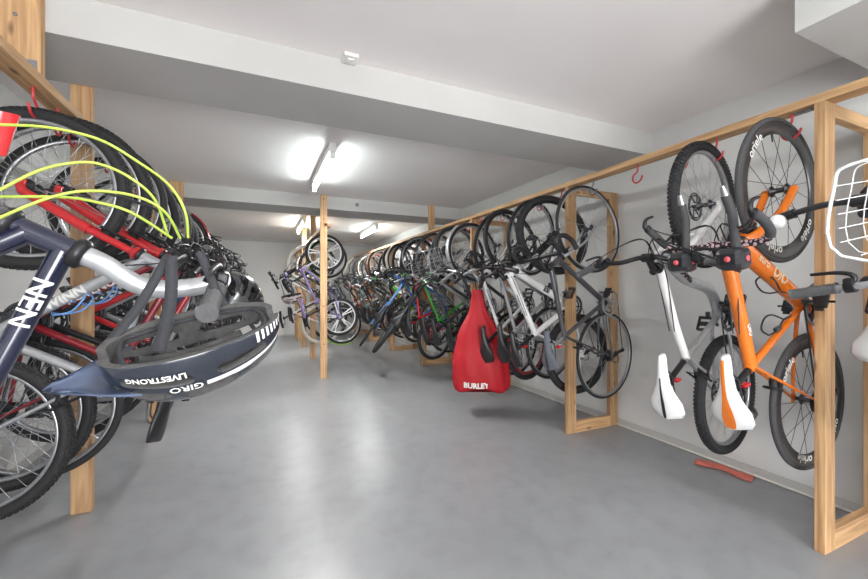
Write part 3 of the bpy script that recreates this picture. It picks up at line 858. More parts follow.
    def refl(mb):
        c = G['sad']-G['su']*.11+V((-.03, 0, 0)); mb.box(tuple(c+V((-.008, -.022, -.022))), tuple(c+V((.004, .022, .022))), .005)
    if S.get('refl', 1): add('reflector', refl, M['redlens'])
    return root, S, G, B, ST

def hang(side, y, R, W, xf=None, tilt=None, yaw=0.0, ztop=1.965, xr=None, flip=False, roll=0.0):
    """front wheel (or rear, flip) on the hook, the frame standing out towards the aisle"""
    if xf is None: xf = 2.22 if side > 0 else -.80
    if tilt is None:
        if xr is None: xr = (XR-.012-R-.012) if side > 0 else -1.0
        tilt = math.asin(max(-.6, min(.6, abs(xr-xf)/W)))
    f = V((-side*sin(tilt), 0, cos(tilt))); u = V((-side*cos(tilt), 0, -sin(tilt)))
    if flip: f = V((side*sin(tilt), 0, -cos(tilt))); u = V((-side*cos(tilt), 0, -sin(tilt)))
    l = u.cross(f)
    m = Matrix((f, l, u)).transposed().to_4x4()
    top = V((xf, y, ztop-R))
    Rz = Matrix.Rotation(yaw, 4, 'Z') @ Matrix.Rotation(roll, 4, 'X')
    m = Rz @ m
    off = (m.to_3x3() @ V((W if not flip else 0, 0, 0)))
    m.translation = top-off
    return m
# ------------------------------------------------------------------ racks and bicycles
RIGHT_Y = [.885+1.57*i for i in range(7)]
right_bikes = []; left_bikes = []; hooksR = []; hooksL = []; hooksC = []
def hk(lst, x, y, m=M['redhook'], rz=pi/2): lst.append((x, y, rz, m))

def R_(label, kind, y, hook=True, hm=None, **kw):
    pose = kw.pop('pose', {}); R = kw.get('R', KINDS[kind].get('R', .335)); W = kw.get('W', KINDS[kind].get('W', 1.04))
    m = hang(1, y, R, W, **pose)
    r = bicycle(label, kind, m, 'bicycles hung on the right wall rack' if kw.pop('grp', True) else None, **kw)
    if hook: hk(hooksR, 2.31, y, hm or M['redhook'])
    return r
def L_(label, kind, y, hook=True, **kw):
    pose = kw.pop('pose', {}); R = kw.get('R', KINDS[kind].get('R', .335)); W = kw.get('W', KINDS[kind].get('W', 1.04))
    m = hang(-1, y, R, W, **pose)
    r = bicycle(label, kind, m, 'bicycles hung on the left rack')if 0 else bicycle(label, kind, m, 'bicycles hung on the left rack', **kw)
    if hook: hk(hooksL, -.855, y)
    return r

def bell(root, S, G, ST, s, m):
    p = bar_points(S, G)[s]; c = p[-1]*.8+p[0]*.2+V((.0, 0, .0))+G['u']*.02
    hb = [o for o in root.children if o.name.startswith('handlebar')][0]
    mb = MB(); mb.lathe([(.001, .026), (.016, .022), (.026, .012), (.029, 0), (.012, -.002), (.008, -.018)], c+V((0, 0, .012)), 'z', 20)
    o = build('bell', mb, m, hb); o['label'] = 'white domed bell'; return o
def stripe(root, S, G, B, m, w=.22, x0=-.13, x1=.13, name='stripe'):
    c = G['sad']; k = S.get('sk', 1.0); mb = MB(); sd = [o for o in root.children if o.name.startswith('saddle')][0]
    wd = .072 if S['kind'] not in ('city', 'kid') else .095; L = []; n = 24
    st = [(-.135, .35), (-.125, .82), (-.10, 1.0), (-.06, .93), (-.02, .62), (.02, .40), (.07, .29), (.11, .25), (.135, .2), (.142, .1)]
    for i in range(n+1):
        x = x0+(x1-x0)*i/n
        for (a, b) in zip(st[:-1], st[1:]):
            if a[0] <= x <= b[0]: q = a[1]+(b[1]-a[1])*(x-a[0])/(b[0]-a[0])
        hw = wd*q
        zc = .012*cos((x+.02)*14)+.02*max(0, (-x-.06))*4-.02*max(0, x-.1)*3
        row = []
        ww = w if not callable(w) else w(x)
        for y in (-ww, -ww/2, 0, ww/2, ww):
            aa = math.acos(max(-1, min(1, y))); z = .016*sin(aa)*(1-.35*abs(cos(aa))**3)-.010*cos(aa)**2
            row.append(c+V((x*k, hw*y*k, (z+zc)*k+.0016)))
        L.append(row)
    mb.loft(L, caps=False, closed_ring=False)
    return build(name, mb, m, sd)

# ---- right rack, from the near end
r0 = R_('flat-bar bicycle with white wire basket and grey grips at right edge, nearest of all', 'hybrid', .40, W=1.0, m_frame=M['graphite'], m_grip=M['gripgrey'], basket=M['white'], m_bar=M['silver'], cables=0, refl=0, pose=dict(ztop=1.83, xf=2.2, xr=2.4), bar='flat', hw=.33, stl=.05)
rB = R_('small bicycle with plain white saddle and white bell at the right edge', 'kid', .61, W=.96, m_frame=M['pink'], m_saddle=M['white'], cables=0, refl=0, sh=.44, sk=.95, bbx=.46, pose=dict(xf=2.22, xr=2.42), bar='flat', hw=.33, m_bar=M['satinblack'], levers=0)
bell(rB[0], rB[1], rB[2], rB[4], 1, M['white'])
r1 = R_('orange racing bicycle with aero bars, orange and white saddle, deep black rims', 'road', 1.0, m_frame=M['orange'], m_fork=M['orange'], m_saddle=M['white'], m_rim=M['carbon'], rimd=.058, m_tire=M['rubber_grey'], m_bar=M['tape'], m_grip=M['rubber_grey'], m_spoke=M['blackmet'], carbon=True, pads=True, rim_text='oriele', cage=M['satinblack'],
        pose=dict(xf=2.20, xr=2.465), sk=1.15, W=1.04, bbx=.475, bar='bull', bag=M['blackplastic'], steer=.0, few=True, stl=.08, rise=-.01, ca=1.2, hi=1,
        frame_text=[('euro', 'down', .045, .10, .0012, M['text_y'], -1, False), ('OIO', 'down', .062, .225, .0025, M['text_y'], -1, False), ('OIO', 'top', .03, .3, .001, M['text_w'], -1, False)])
stripe(r1[0], r1[1], r1[2], r1[3], M['orange'], w=lambda x: .34-.12*min(1, abs(x+.13)*8)+max(0, x)*1.4)
r2 = R_('silver curved-tube mountain bicycle with knobbly tyres and white split saddle', 'mtb', 1.335, sk=1.15, W=1.09, bbx=.47, m_tt=M['white'], m_frame=M['silver'], m_fork=M['white'], m_leg=M['white'], m_saddle=M['white'], knob=True, hi=1, swoop=True, disc=True, m_grip=M['gripgrey'], bar='riser', hw=.37, fat=1.15, ca=.9, m_tire=M['rubber'], steer=.0,
        pose=dict(xf=2.20, xr=2.46, yaw=.13), frame_text=[('JAMIS', 'down', .045, .12, .002, M['text_k'], -1, False)])
stripe(r2[0], r2[1], r2[2], r2[3], M['blackplastic'], w=.10, x0=-.132, x1=.05, name='groove')
r3 = R_('grey and white drop-bar road bicycle hung in front of the second post', 'road', 2.21, m_frame=M['graphite'], m_fork=M['silver'], m_saddle=M['gloveg'], m_rim=M['alu'], m_bar=M['blackmet'], m_grip=M['blackplastic'], hi=1, fat=1.12, m_tt=M['silver'], ca=.9, rimd=.016, m_crank=M['alu'], m_post=M['alu'], pose=dict(xf=2.27, xr=2.46, yaw=.12), steer=.12, hm=M['greyhook'])
stripe(r3[0], r3[1], r3[2], r3[3], M['blackplastic'], w=.10, x0=-.132, x1=.06, name='groove')
r4 = R_('white mountain bicycle with thick white frame just behind the second post', 'mtb', 2.55, m_frame=M['white'], m_fork=M['blackmet'], m_leg=M['silver'], fat=1.6, knob=True, m_rim=M['blackmet'], steer=.2, pose=dict(), frame_text=[('III', 'seat', .04, .08, .003, M['text_k'], -1, False), ('ESI', 'down', .05, .3, .003, M['text_k'], -1, False)])
r5 = R_('silver grey road bicycle with black drop bars beside the thick white one', 'road', 2.83, m_frame=M['silver'], m_fork=M['blackmet'], steer=-.1, m_rim=M['alu'], tr=.015, sk=1.2, pose=dict(yaw=.2))
r6 = R_('white and dark red hybrid bicycle with a red rear rim near the red cover', 'hybrid', 3.13, m_frame=M['white'], m_fork=M['white'], m_rim=M['blackmet'], steer=.25, sk=1.2, m_bar=M['alu'], pose=dict(yaw=.28), frame_text=[('SPORT', 'down', .04, .2, .001, M['darkred'], -1, False)])
for w in [c for c in r6[0].children if c.name.startswith('wheel')][1:]:
    mb = MB(); mb.lathe([(r6[1]['R']-.052, .009), (r6[1]['R']-.085, .006), (r6[1]['R']-.085, -.006), (r6[1]['R']-.052, -.009)], seg=40, closed=True)
    o = build('rim_band', mb, M['darkred'], w); o['label'] = 'dark red inner band of the rear rim'
BR = [M['alu'], M['blackmet'], M['chrome'], M['silver']]
far = [
 ('black hybrid bicycle hung against the third post, with black saddle', 'hybrid', 3.42, dict(m_frame=M['satinblack'], steer=-.2)),
 ('silver city bicycle with grey wire basket past the third post', 'city', 3.85, dict(m_frame=M['silver'], basket=M['alu'], steer=.1, m_rim=M['alu'], carrier=M['alu'], pose=dict(ztop=1.93))),
 ('graphite mountain bicycle beside the silver basket bicycle', 'mtb', 4.15, dict(m_frame=M['graphite'], steer=.35, m_leg=M['silver'])),
 ('bright green framed hybrid bicycle behind the wire basket', 'hybrid', 4.42, dict(m_frame=M['green'], m_fork=M['silver'], steer=-.2, m_grip=M['green'])),
 ('small red and white children\'s bicycle hung low beside the sideways dark one', 'kid', 4.62, dict(m_frame=M['red'], m_tt=M['white'], m_rim=M['silver'], steer=.2, pose=dict(ztop=1.72, xf=2.1, tilt=-.05))),
 ('blue framed hybrid bicycle near the ceiling stub', 'hybrid', 5.02, dict(m_frame=M['blue'], m_bar=M['blue'], steer=-.3, frame_text=[])),
 ('silver road bicycle with black tyres beyond the blue one', 'road', 5.34, dict(m_frame=M['silver'], steer=.15)),
 ('lime green mountain bicycle just past the far ceiling beam face', 'mtb', 5.62, dict(m_frame=M['lime'], m_leg=M['white'], steer=-.35, m_grip=M['green'])),
 ('black road bicycle under the far ceiling beam', 'road', 5.92, dict(m_frame=M['satinblack'], m_rim=M['blackmet'], steer=-.1)),
 ('cream city bicycle under the far edge of the far beam', 'city', 6.22, dict(m_frame=M['cream'], m_saddle=M['brown'], steer=.2)),
 ('red children\'s bicycle high on the right rack beyond the far beam', 'kid', 6.52, dict(m_frame=M['red'], m_rim=M['white'], steer=.3)),
 ('grey hybrid bicycle beyond the red children\'s one', 'hybrid', 6.84, dict(m_frame=M['greyp'], steer=-.25)),
 ('brown bronze city bicycle in the far half of right rack', 'city', 7.34, dict(m_frame=M['brown'], m_rim=M['cream'], steer=.1)),
 ('black mountain bicycle beside the bronze city bicycle', 'mtb', 7.66, dict(m_frame=M['satinblack'], steer=.3, m_leg=M['silver'])),
 ('teal road bicycle well down the right rack', 'road', 7.98, dict(m_frame=M['teal'], steer=-.2)),
 ('bronze hybrid bicycle with cream rims far down the right rack', 'hybrid', 8.34, dict(m_frame=M['brown'], m_rim=M['cream'], steer=.2)),
 ('dark red mountain bicycle far down the right rack', 'mtb', 8.72, dict(m_frame=M['darkred'], steer=-.3)),
 ('white road bicycle near the far wall on right rack', 'road', 9.1, dict(m_frame=M['white'], steer=.2)),
 ('cream city bicycle with white tyres, last but one before the far wall', 'city', 9.5, dict(m_frame=M['cream'], m_tire=M['cream'], steer=-.1)),
 ('black hybrid bicycle at the far end of the right rack by the far wall', 'hybrid', 9.85, dict(m_frame=M['satinblack'], steer=.2)),
]
for i, (lb, kd, y, kw) in enumerate(far):
    kw = dict(kw); kw.setdefault('m_bar', BR[i % 4]); kw.setdefault('m_fork', BR[(i*3) % 4]); kw.setdefault('m_crank', M['alu']); kw.setdefault('few', True); kw.setdefault('seg', 8); p = kw.setdefault('pose', {}); p.setdefault('yaw', random.uniform(.02, .28)); kw.setdefault('sk', random.uniform(1, 1.2)); p.setdefault('xf', 2.22+random.uniform(-.03, .02))
    kw.setdefault('ca', random.uniform(0, 3))
    R_(lb, kd, y, **kw)
# two turned sideways on their hooks, back wheel swung low into the aisle and seen edge-on
R_('dark bicycle turned sideways on its hook, its back wheel leaning low into the aisle', 'mtb', 4.78, hook=False, m_frame=M['satinblack'], m_fork=M['silver'], few=True, m_rim=M['steel'], cables=0, steer=.1, hw=.24, sh=.5, pose=dict(xf=2.12, tilt=0, yaw=1.27, roll=.62, ztop=1.80))
R_('light blue bicycle turned sideways, back wheel low in the aisle behind the dark one', 'hybrid', 5.5, hook=False, m_frame=M['lightblue'], m_fork=M['white'], few=True, m_rim=M['steel'], cables=0, steer=.1, hw=.24, sh=.5, pose=dict(xf=2.1, tilt=0, yaw=1.25, roll=.6, ztop=1.82))
for y in (1.53, 1.83): hk(hooksR, 2.31, y, M['redhook'])

# ---- centre rack
CB = [
 ('lilac and white children\'s bicycle with five-spoke wheels on the centre rack', 'kid', 5.95, dict(m_frame=M['purple'], m_fork=M['white'], m_rim=M['white'], mag=True, R=.285, W=.98, k=.92, steer=.15, pose=dict(xf=.88, xr=1.09, ztop=2.0), m_saddle=M['purple'], m_grip=M['purple'])),
 ('black bicycle with lime green mudguards behind the lilac children\'s one', 'city', 6.3, dict(m_frame=M['satinblack'], m_fender=M['lime'], R=.31, steer=-.1, pose=dict(xf=.97, xr=1.2))),
 ('white-wheeled bicycle turned to the left on the centre rack', 'hybrid', 6.75, dict(m_frame=M['white'], m_tire=M['cream'], m_rim=M['white'], steer=.5, pose=dict(xf=.72, xr=.95))),
 ('silver mountain bicycle in the middle of the centre rack', 'mtb', 7.3, dict(m_frame=M['silver'], steer=-.3, pose=dict(xf=.95, xr=1.15))),
 ('graphite hybrid bicycle at the far end of the centre rack', 'hybrid', 8.0, dict(m_frame=M['graphite'], steer=.3, pose=dict(xf=.95, xr=1.15))),
]
for lb, kd, y, kw in CB:
    kw = dict(kw); pose = kw.pop('pose'); kw.setdefault('few', True)
    R = kw.get('R', KINDS[kd].get('R', .335)); W = kw.get('W', KINDS[kd].get('W', 1.04)); kw['W'] = W
    bicycle(lb, kd, hang(1, y, R, W, **pose), 'bicycles hung on the centre rack', **kw)
    hk(hooksC, .83, y, M['redhook'])

# ---- left rack, from the near end
l1 = L_('dark navy mountain bicycle with long silver stem and neon cables, helmet on its bar', 'mtb', 1.0, m_frame=M['navy'], m_fork=M['graphite'], m_leg=M['graphite'], hi=1, knob=True, fat=1.25, bar='flat', hw=.26, steer=.14, m_grip=M['gripgrey'], cables=0, sh=.50, sk=.85, ca=2.6, refl=0,
        pose=dict(xf=-.84, xr=-.99, ztop=1.89, yaw=.1), clampoff=(.255, .075), stem_path=[(.045, -.0), (.13, -.012), (.21, .03)], stem_r=.021, m_stem=M['silver'], ha=71,
        frame_text=[('NEN', 'top', .05, .07, .0006, M['text_w'], 1, False)])
l2 = L_('silver mountain bicycle with red fork, white lettering and blue bottle cage near left edge', 'mtb', 2.14, m_frame=M['silver'], m_fork=M['red'], m_leg=M['red'], hi=1, knob=True, fat=1.3, cage=M['lightblue'], steer=-.1, bar='riser', pose=dict(xf=-.86, xr=-1.055, ztop=1.93, yaw=-.12), R=.34, refl=0, sk=1.25, sh=.68,
        frame_text=[('WINN', 'down', .055, .22, .002, M['text_w'], 1, True)])
l3 = L_('dark red mountain bicycle between the silver one with red fork and the left post', 'mtb', 2.35, m_frame=M['darkred'], m_fork=M['red'], m_leg=M['red'], hi=1, knob=True, fat=1.15, steer=.1, cage=M['lightblue'], pose=dict(xf=-.82, xr=-1.05, ztop=1.965), m_saddle=M['blackplastic'],
        frame_text=[('ROVENOR', 'down', .05, .18, .002, M['text_w'], 1, True)])
l4 = L_('black bicycle with thin smooth tyres just in front of the left post', 'hybrid', 2.5, m_frame=M['satinblack'], m_fork=M['blackmet'], hi=1, steer=-.15, pose=dict(xf=-.80, xr=-.985))
leftfar = [
 ('red hardtail mountain bicycle just beyond the left post', 'mtb', 2.98, dict(m_frame=M['red'], m_leg=M['silver'], steer=.25)),
 ('silver hybrid bicycle behind the red hardtail on left rack', 'hybrid', 3.3, dict(m_frame=M['silver'], steer=-.25)),
 ('black road bicycle on left rack behind the silver hybrid', 'road', 3.62, dict(m_frame=M['satinblack'], steer=.1)),
 ('white mountain bicycle on left rack behind the black road bicycle', 'mtb', 3.95, dict(m_frame=M['white'], steer=.35, m_leg=M['silver'])),
 ('dark red city bicycle in the left rack below the near end of the lamp', 'city', 4.45, dict(m_frame=M['darkred'], steer=-.1)),
 ('graphite hybrid bicycle beyond the dark red city bicycle', 'hybrid', 4.8, dict(m_frame=M['graphite'], steer=.2)),
 ('silver road bicycle beyond the graphite hybrid on left rack', 'road', 5.15, dict(m_frame=M['silver'], steer=-.2)),
 ('blue mountain bicycle beside the far beam on left rack', 'mtb', 5.5, dict(m_frame=M['blue'], steer=.3)),
 ('black city bicycle past the far beam on left rack', 'city', 6.05, dict(m_frame=M['satinblack'], steer=.1)),
 ('grey hybrid bicycle in the far part of the left rack', 'hybrid', 6.5, dict(m_frame=M['greyp'], steer=-.2)),
 ('black mountain bicycle far down the left rack', 'mtb', 7.0, dict(m_frame=M['satinblack'], steer=.2, m_leg=M['silver'])),
 ('bronze hybrid bicycle near the far end of the left rack', 'hybrid', 7.9, dict(m_frame=M['brown'], steer=-.2)),
 ('dark mountain bicycle last on the left rack', 'mtb', 8.6, dict(m_frame=M['graphite'], steer=.2)),
]
for lb, kd, y, kw in leftfar:
    kw = dict(kw); kw.setdefault('few', True); kw.setdefault('seg', 8); kw.setdefault('ca', random.uniform(0, 3))
    kw['pose'] = dict(yaw=random.uniform(-.08, .08), xf=-.79+random.uniform(-.03, .03), xr=-1.03)
    L_(lb, kd, y, **kw)
hk(hooksL, -.855, 1.5)

def rack_right():
    root, fix, inv = make_rack('long pine rack of posts and rail along the right wall, hung with bicycles', 2.27, 2.359, RIGHT_Y, .1, 10.35, hooksR, back=(2.74, 2.829), stub_y=[5.309], stub_x=(2.27, 2.359))
    for y in RIGHT_Y[:2]: 
        bracket(root, 2.325-root.location.x, y+.02-root.location.y, RAIL0-root.location.z, 1)
    return root
rack_right()
LY = [-.6, 1.0-.9, 2.70, 4.2, 5.8, 7.4, 9.0]
LY = [-.5, 2.63, 4.2, 5.8, 7.4, 9.0]
rl, fixl, invl = make_rack('long pine rack of posts and rail along the left wall, in the near left corner', -.899, -.81, LY, -1.2, 10.3, hooksL)
for sy in (2.124, 5.309): fixl(build('ceiling_stub', MB().box((-.95, sy-.038, RAIL1), (-.81, sy, ZC-.002), .002), WZ, rl))
# second post reaches up to the underside of the near beam
fixl(build('post_extension', MB().box((-.899, 2.611, RAIL1), (-.81, 2.649, ZC-.002), .002), WZ, rl))
for z in (2.33, 2.26): fixl(build('bolt', MB().lathe([(.001, -.006), (.007, -.006), (.007, 0)], (-.885, 2.086, z), 'y', 8), M['galv'], rl))
fixl(build('bracket', MB().box((-.86, 2.081, 2.045), (-.82, 2.0855, 2.09)), M['galv'], rl))
CY = [5.24, 6.86, 8.3, 9.2, 10.0]
rc, fixc, invc = make_rack('free-standing pine rack in the middle of the room, under the second lamp', .77, .859, CY[1:], 5.27, 10.3, hooksC)
fixc(build('post', MB().box((.72, 5.271, 0), (.809, 5.309, ZC-.002), .002), WZ, rc))
for z in (2.36, 2.10, .95, .45): fixc(build('bolt', MB().lathe([(.001, -.003), (.009, -.003), (.009, 0)], (.765, 5.271, z), 'y', 10), M['steel'], rc))
for y in (6.84, 8.28): fixc(build('ceiling_stub', MB().box((.77, y-.019, RAIL1), (.859, y+.019, ZC-.002), .002), WZ, rc))

# ------------------------------------------------------------------ helmets
def helmet(label, Mx, shell=None, white=True, text=True, visor=True, straps=None, sc=1.0):
    root = empty('bicycle_helmet'); tag(root, label, 'helmet'); root.matrix_world = Mx
    a, b, c = .150*sc, .102*sc, .115*sc
    def P(th, ph, g=0.0):
        x = (a+g)*cos(th)*(1+.12*(cos(th) < 0)*abs(cos(th))); r = sin(th)**.75
        return V((x, (b+g)*r*sin(ph), (c+g)*r*cos(ph)-.02*(1-r)))
    NT, NP = 64, 56; vs = []; fs = []; mi = []
    for i in range(NT+1):
        th = .12+(pi-.24)*i/NT
        for j in range(NP+1):
            ph = radians(-102+204*j/NP); vs.append(P(th, ph))
    def vent(th, ph):
        d = math.degrees(ph)
        for pc, pw in ((0, 8), (28, 8), (-28, 8), (55, 8), (-55, 8), (78, 6), (-78, 6)):
            for (t0, t1) in (((.42, 1.15), (1.3, 1.95), (2.1, 2.72)) if abs(pc) < 60 else ((.6, 1.45), (1.7, 2.4))):
                tc, tw = (t0+t1)/2, (t1-t0)/2
                if ((d-pc)/pw)**2+((th-tc)/tw)**4 < 1: return True
        return False
    for i in range(NT):
        for j in range(NP):
            th = .12+(pi-.24)*(i+.5)/NT; ph = radians(-102+204*(j+.5)/NP)
            if vent(th, ph): continue
            q = i*(NP+1)+j; fs.append((q, q+1, q+NP+2, q+NP+1))
            dg = abs(math.degrees(ph)); mi.append(1 if (white and th > 1.55 and 62 < dg < 70) or (white and th > 2.2 and dg > 88 and (i % 2)) else 0)
    me = bpy.data.meshes.new('helmet_shell'); me.from_pydata(vs, [], fs); me.materials.append(shell or M['helm']); me.materials.append(M['white']); me.materials.append(M['foam'] if text else M['blackplastic'])
    me.polygons.foreach_set('material_index', mi); me.polygons.foreach_set('use_smooth', [True]*len(fs))
    bm = bmesh.new(); bm.from_mesh(me); bmesh.ops.delete(bm, geom=[v for v in bm.verts if not v.link_faces], context='VERTS'); bmesh.ops.smooth_vert(bm, verts=bm.verts[:], factor=.5, use_axis_x=True, use_axis_y=True, use_axis_z=True); bmesh.ops.recalc_face_normals(bm, faces=bm.faces[:]); bm.to_mesh(me); bm.free()
    o = link('shell', me, root)
    md = o.modifiers.new('s', 'SOLIDIFY'); md.thickness = .015*sc; md.offset = -1; md.material_offset = 2; md.material_offset_rim = 2
    md = o.modifiers.new('b', 'BEVEL'); md.width = .002; md.segments = 2; md.limit_method = 'ANGLE'
    # inner pads and cradle
    mb = MB()
    for ph in (-50, 0, 50):
        mb.tube([P(t, radians(ph), -.028) for t in (.6, .9, 1.2, 1.5, 1.8, 2.1, 2.4)], .008, 8, squash=None)
    build('padding', mb, M['foam'], root)
    mb = MB(); ring = [P(t, radians(100), -.02)+V((0, 0, .004)) for t in (.5, .9, 1.4, 1.9, 2.4, 2.8)]
    ring += [V((p.x, -p.y, p.z)) for p in ring[::-1]]
    mb.tube(catmull(ring, 4, True), .004, 6, closed=True)
    build('cradle', mb, M['webbing'], root)
    if visor:
        rings = []
        for i in range(9):
            x = .115+.085*i/8; wdt = .085*(1-.72*(i/8)**1.5)
            rings.append([V((x-.03*(y/.085)**2, y*wdt/.085, .038-.022*i/8-.25*(y*wdt/.085)**2*8+zz)) for zz, ys in ((0, (-.085, -.05, 0, .05, .085)), (-.003, (.085, .05, 0, -.05, -.085))) for y in ys])
        mb = MB(); mb.loft(rings); build('visor', mb, shell or M['visorm'], root)
    if text:
        for s_, size, th0, ph0, nm in (('LIVESTRONG', .015, 1.05, 84, 'l'), ('GIRO', .02, 1.35, 67, 'g')):
            for sg in (1, -1):
                mb = MB(); vs2, fs2 = text2d(s_, size, .008, .0004)
                w = max(v[0] for v in vs2); pts = []
                for x, y in vs2:
                    th = th0+sg*(x-w/2)/a
                    ph = radians(ph0)*sg - sg*(y-size*.35)/c
                    pts.append(P(th, ph, .0018))
                mb.add(pts, fs2, False); lt = build('lettering', mb, M['text_w'], root)
    if straps:
        inv = Mx.inverted()
        for pts, w in straps:
            Q = catmull([inv @ V(p) for p in pts], 5); mb = MB(); rings = []
            for i, p in enumerate(Q):
                t = (Q[min(i+1, len(Q)-1)]-Q[max(i-1, 0)]).normalized(); side = (inv.to_3x3() @ V((.9, .15, 0))).normalized(); side = (side-t*side.dot(t)).normalized(); nn = t.cross(side)
                rings.append([p-side*w-nn*.0008, p+side*w-nn*.0008, p+side*w+nn*.0008, p-side*w+nn*.0008])
            mb.loft(rings); build('strap', mb, M['webbing'], root)
    return root
def orient(pos, front, up):
    x = V(front).normalized(); z = V(up); z = (z-x*z.dot(x)).normalized(); y = z.cross(x)
    m = Matrix((x, y, z)).transposed().to_4x4(); m.translation = V(pos); return m
helmet('blue-grey vented helmet with visor hanging upside down from the nearest left handlebar', orient((-.108, .80, 1.08), (-.95, -.2, -.24), (.05, .36, -.93)),
       sc=.87, straps=[([(-.155, .885, 1.235), (-.15, .85, 1.15), (-.15, .76, 1.07)], .010), ([(-.11, .90, 1.245), (-.08, .88, 1.17), (-.06, .87, 1.13)], .008), ([(-.16, .89, 1.235), (-.20, .86, 1.14), (-.235, .80, 1.07)], .008)])
helmet('small black helmet with holes hanging behind the big vented helmet', orient((-.09, 1.36, 1.12), (.2, -.95, -.1), (.35, -.1, .9)), M['helmblack'], white=False, text=False, visor=False, sc=.95,
       straps=[([(-.11, 1.30, 1.14), (-.03, 1.30, 1.07), (.01, 1.32, 1.0)], .006), ([(-.01, 1.42, 1.14), (.03, 1.36, 1.07), (.01, 1.32, 1.0)], .006)])
helmet('pale pink helmet hanging from a handlebar of the centre rack', orient((.44, 6.35, 1.06), (-.9, -.3, -.2), (.1, .2, -1)), mat('pale_pink_shell', (206, 186, 190), .3, coat=.4), white=False, text=False, visor=False,
       straps=[([(.44, 6.3, 1.3), (.44, 6.3, 1.2), (.44, 6.26, 1.06)], .006)])

# ------------------------------------------------------------------ neon cables of the nearest left bicycle
def cab(parent, B, pts, r, m, name='cable'):
    inv = parent.matrix_world.inverted() if 0 else None
    mb = MB().tube(catmull(pts, 8), r, 8)
    o = build(name, mb, m, parent); o.matrix_basis = (MW[parent.name]).inverted(); return o
MW = {}
for r in (l1, r0, r1): MW[r[0].name] = r[0].matrix_basis.copy()
NEON = [[(-0.425, 0.912, 1.448), (-0.408, 0.915, 1.453), (-0.339, 0.906, 1.456), (-0.27, 0.908, 1.446), (-0.214, 0.916, 1.415), (-0.164, 0.916, 1.376), (-0.137, 0.915, 1.325), (-0.135, 0.936, 1.276)], [(-0.392, 0.853, 1.319), (-0.384, 0.861, 1.331), (-0.34, 0.874, 1.372), (-0.299, 0.888, 1.394), (-0.266, 0.896, 1.398), (-0.222, 0.898, 1.379), (-0.187, 0.915, 1.344), (-0.173, 0.952, 1.282)], [(-0.392, 0.853, 1.274), (-0.378, 0.847, 1.284), (-0.32, 0.854, 1.323), (-0.271, 0.865, 1.342), (-0.208, 0.87, 1.34), (-0.165, 0.883, 1.317), (-0.148, 0.931, 1.274)], [(-0.417, 0.908, 1.327), (-0.402, 0.902, 1.327), (-0.319, 0.886, 1.331), (-0.275, 0.878, 1.327), (-0.219, 0.886, 1.313), (-0.163, 0.937, 1.274)]]
for c in NEON: cab(l1[0], None, c, .0026, M['neon'])
cab(l1[0], None, [(-0.348, 1.14, 1.4), (-0.262, 1.058, 1.367), (-0.185, 0.991, 1.329), (-0.144, 0.94, 1.272)], .0032, M['blackplastic'])
mb = MB(); mb.loft([[V((-0.442, 0.985, 1.496))+V((dx*k, dy*k, 0)) for dx, dy in ((-.03, -.01), (0, -.016), (.03, -.004), (.03, .004), (0, .012), (-.03, .01))] for k in (1,)] + [[V((-0.449, 0.988, 1.418))+V((dx*.55, dy*.6, 0)) for dx, dy in ((-.03, -.01), (0, -.016), (.03, -.004), (.03, .004), (0, .012), (-.03, .01))]])
o = build('mudguard', mb, M['red'], l1[0]); o.matrix_basis = MW[l1[0].name].inverted(); o['label'] = 'glossy red tapered mudguard tip'


# pink bundle in the white basket, bell and reflector
mb = MB(); rings = []
for i in range(13):
    a = -pi/2+pi*i/12
    rings.append([V((1.78+.085*cos(a)*cos(b)*(1+.12*sin(5*b)), .36+.10*cos(a)*sin(b)*(1+.1*cos(4*b)), 1.44+.15*sin(a)*(1+.08*sin(3*b)))) for b in [2*pi*k/20 for k in range(20)]])
mb.loft(rings); tag(build('fabric_bundle', mb, M['pink']), 'pink quilted bundle stuffed in the white wire basket at the right edge', 'bundle')
# ------------------------------------------------------------------ red trailer cover
def red_cover():
    rings = []; N = 40
    prof = [(.225, .17, .08), (.235, .235, .13), (.28, .262, .15), (.40, .262, .16), (.52, .255, .15), (.64, .225, .12), (.76, .19, .10), (.86, .14, .08), (.94, .095, .055), (1.02, .07, .045), (1.12, .055, .035), (1.17, .05, .035)]
    for z, wx, wy in prof:
        ring = []
        for k in range(N):
            a = 2*pi*k/N; f = 1+.06*sin(5*a+z*3)*min(1, (1.2-z))+.05*sin(11*a+z*9)
            ce = abs(cos(a))**.8*(1 if cos(a) > 0 else -1); se = abs(sin(a))**.8*(1 if sin(a) > 0 else -1)
            q = V((wx*ce*f+(.09*(z-.5)*-.35), wy*se*f, z+.02*sin(3*a)*(z < .5)))
            ring.append(q)
        rings.append(ring)
    # densify vertically
    dense = []
    cols = [catmull([r[k] for r in rings], 4) for k in range(N)]
    for i in range(len(cols[0])): dense.append([cols[k][i] for k in range(N)])
    root = empty('trailer_cover', (1.90, 3.2, 0)); root.rotation_euler = (0, 0, radians(-30)); tag(root, 'red canvas cover bag with white lettering hanging among the right bicycles', 'cover bag')
    mb = MB(); mb.loft(dense); build('canvas', mb, M['bagred'], root)
    mb = MB(); vs, fs = text2d('BURLEY', .066, .02, .003); w = max(v[0] for v in vs); P = []
    for x, y in vs:
        xx = x-w/2
        yy = -.155*sqrt(max(.05, 1-(xx/.262)**2))-.006
        P.append(V((xx-.03, yy, .27+y+.5*xx*xx)))
    mb.add(P, fs, False); build('lettering', mb, M['text_w'], root)
    mb = MB(); mb.tube(catmull([(-.03, 0, 1.15), (-.04, 0, 1.25), (-.0, 0, 1.32), (.0, .02, 1.25), (.0, 0, 1.15)], 5), .006, 6); build('strap', mb, M['webbing'], root)
red_cover()

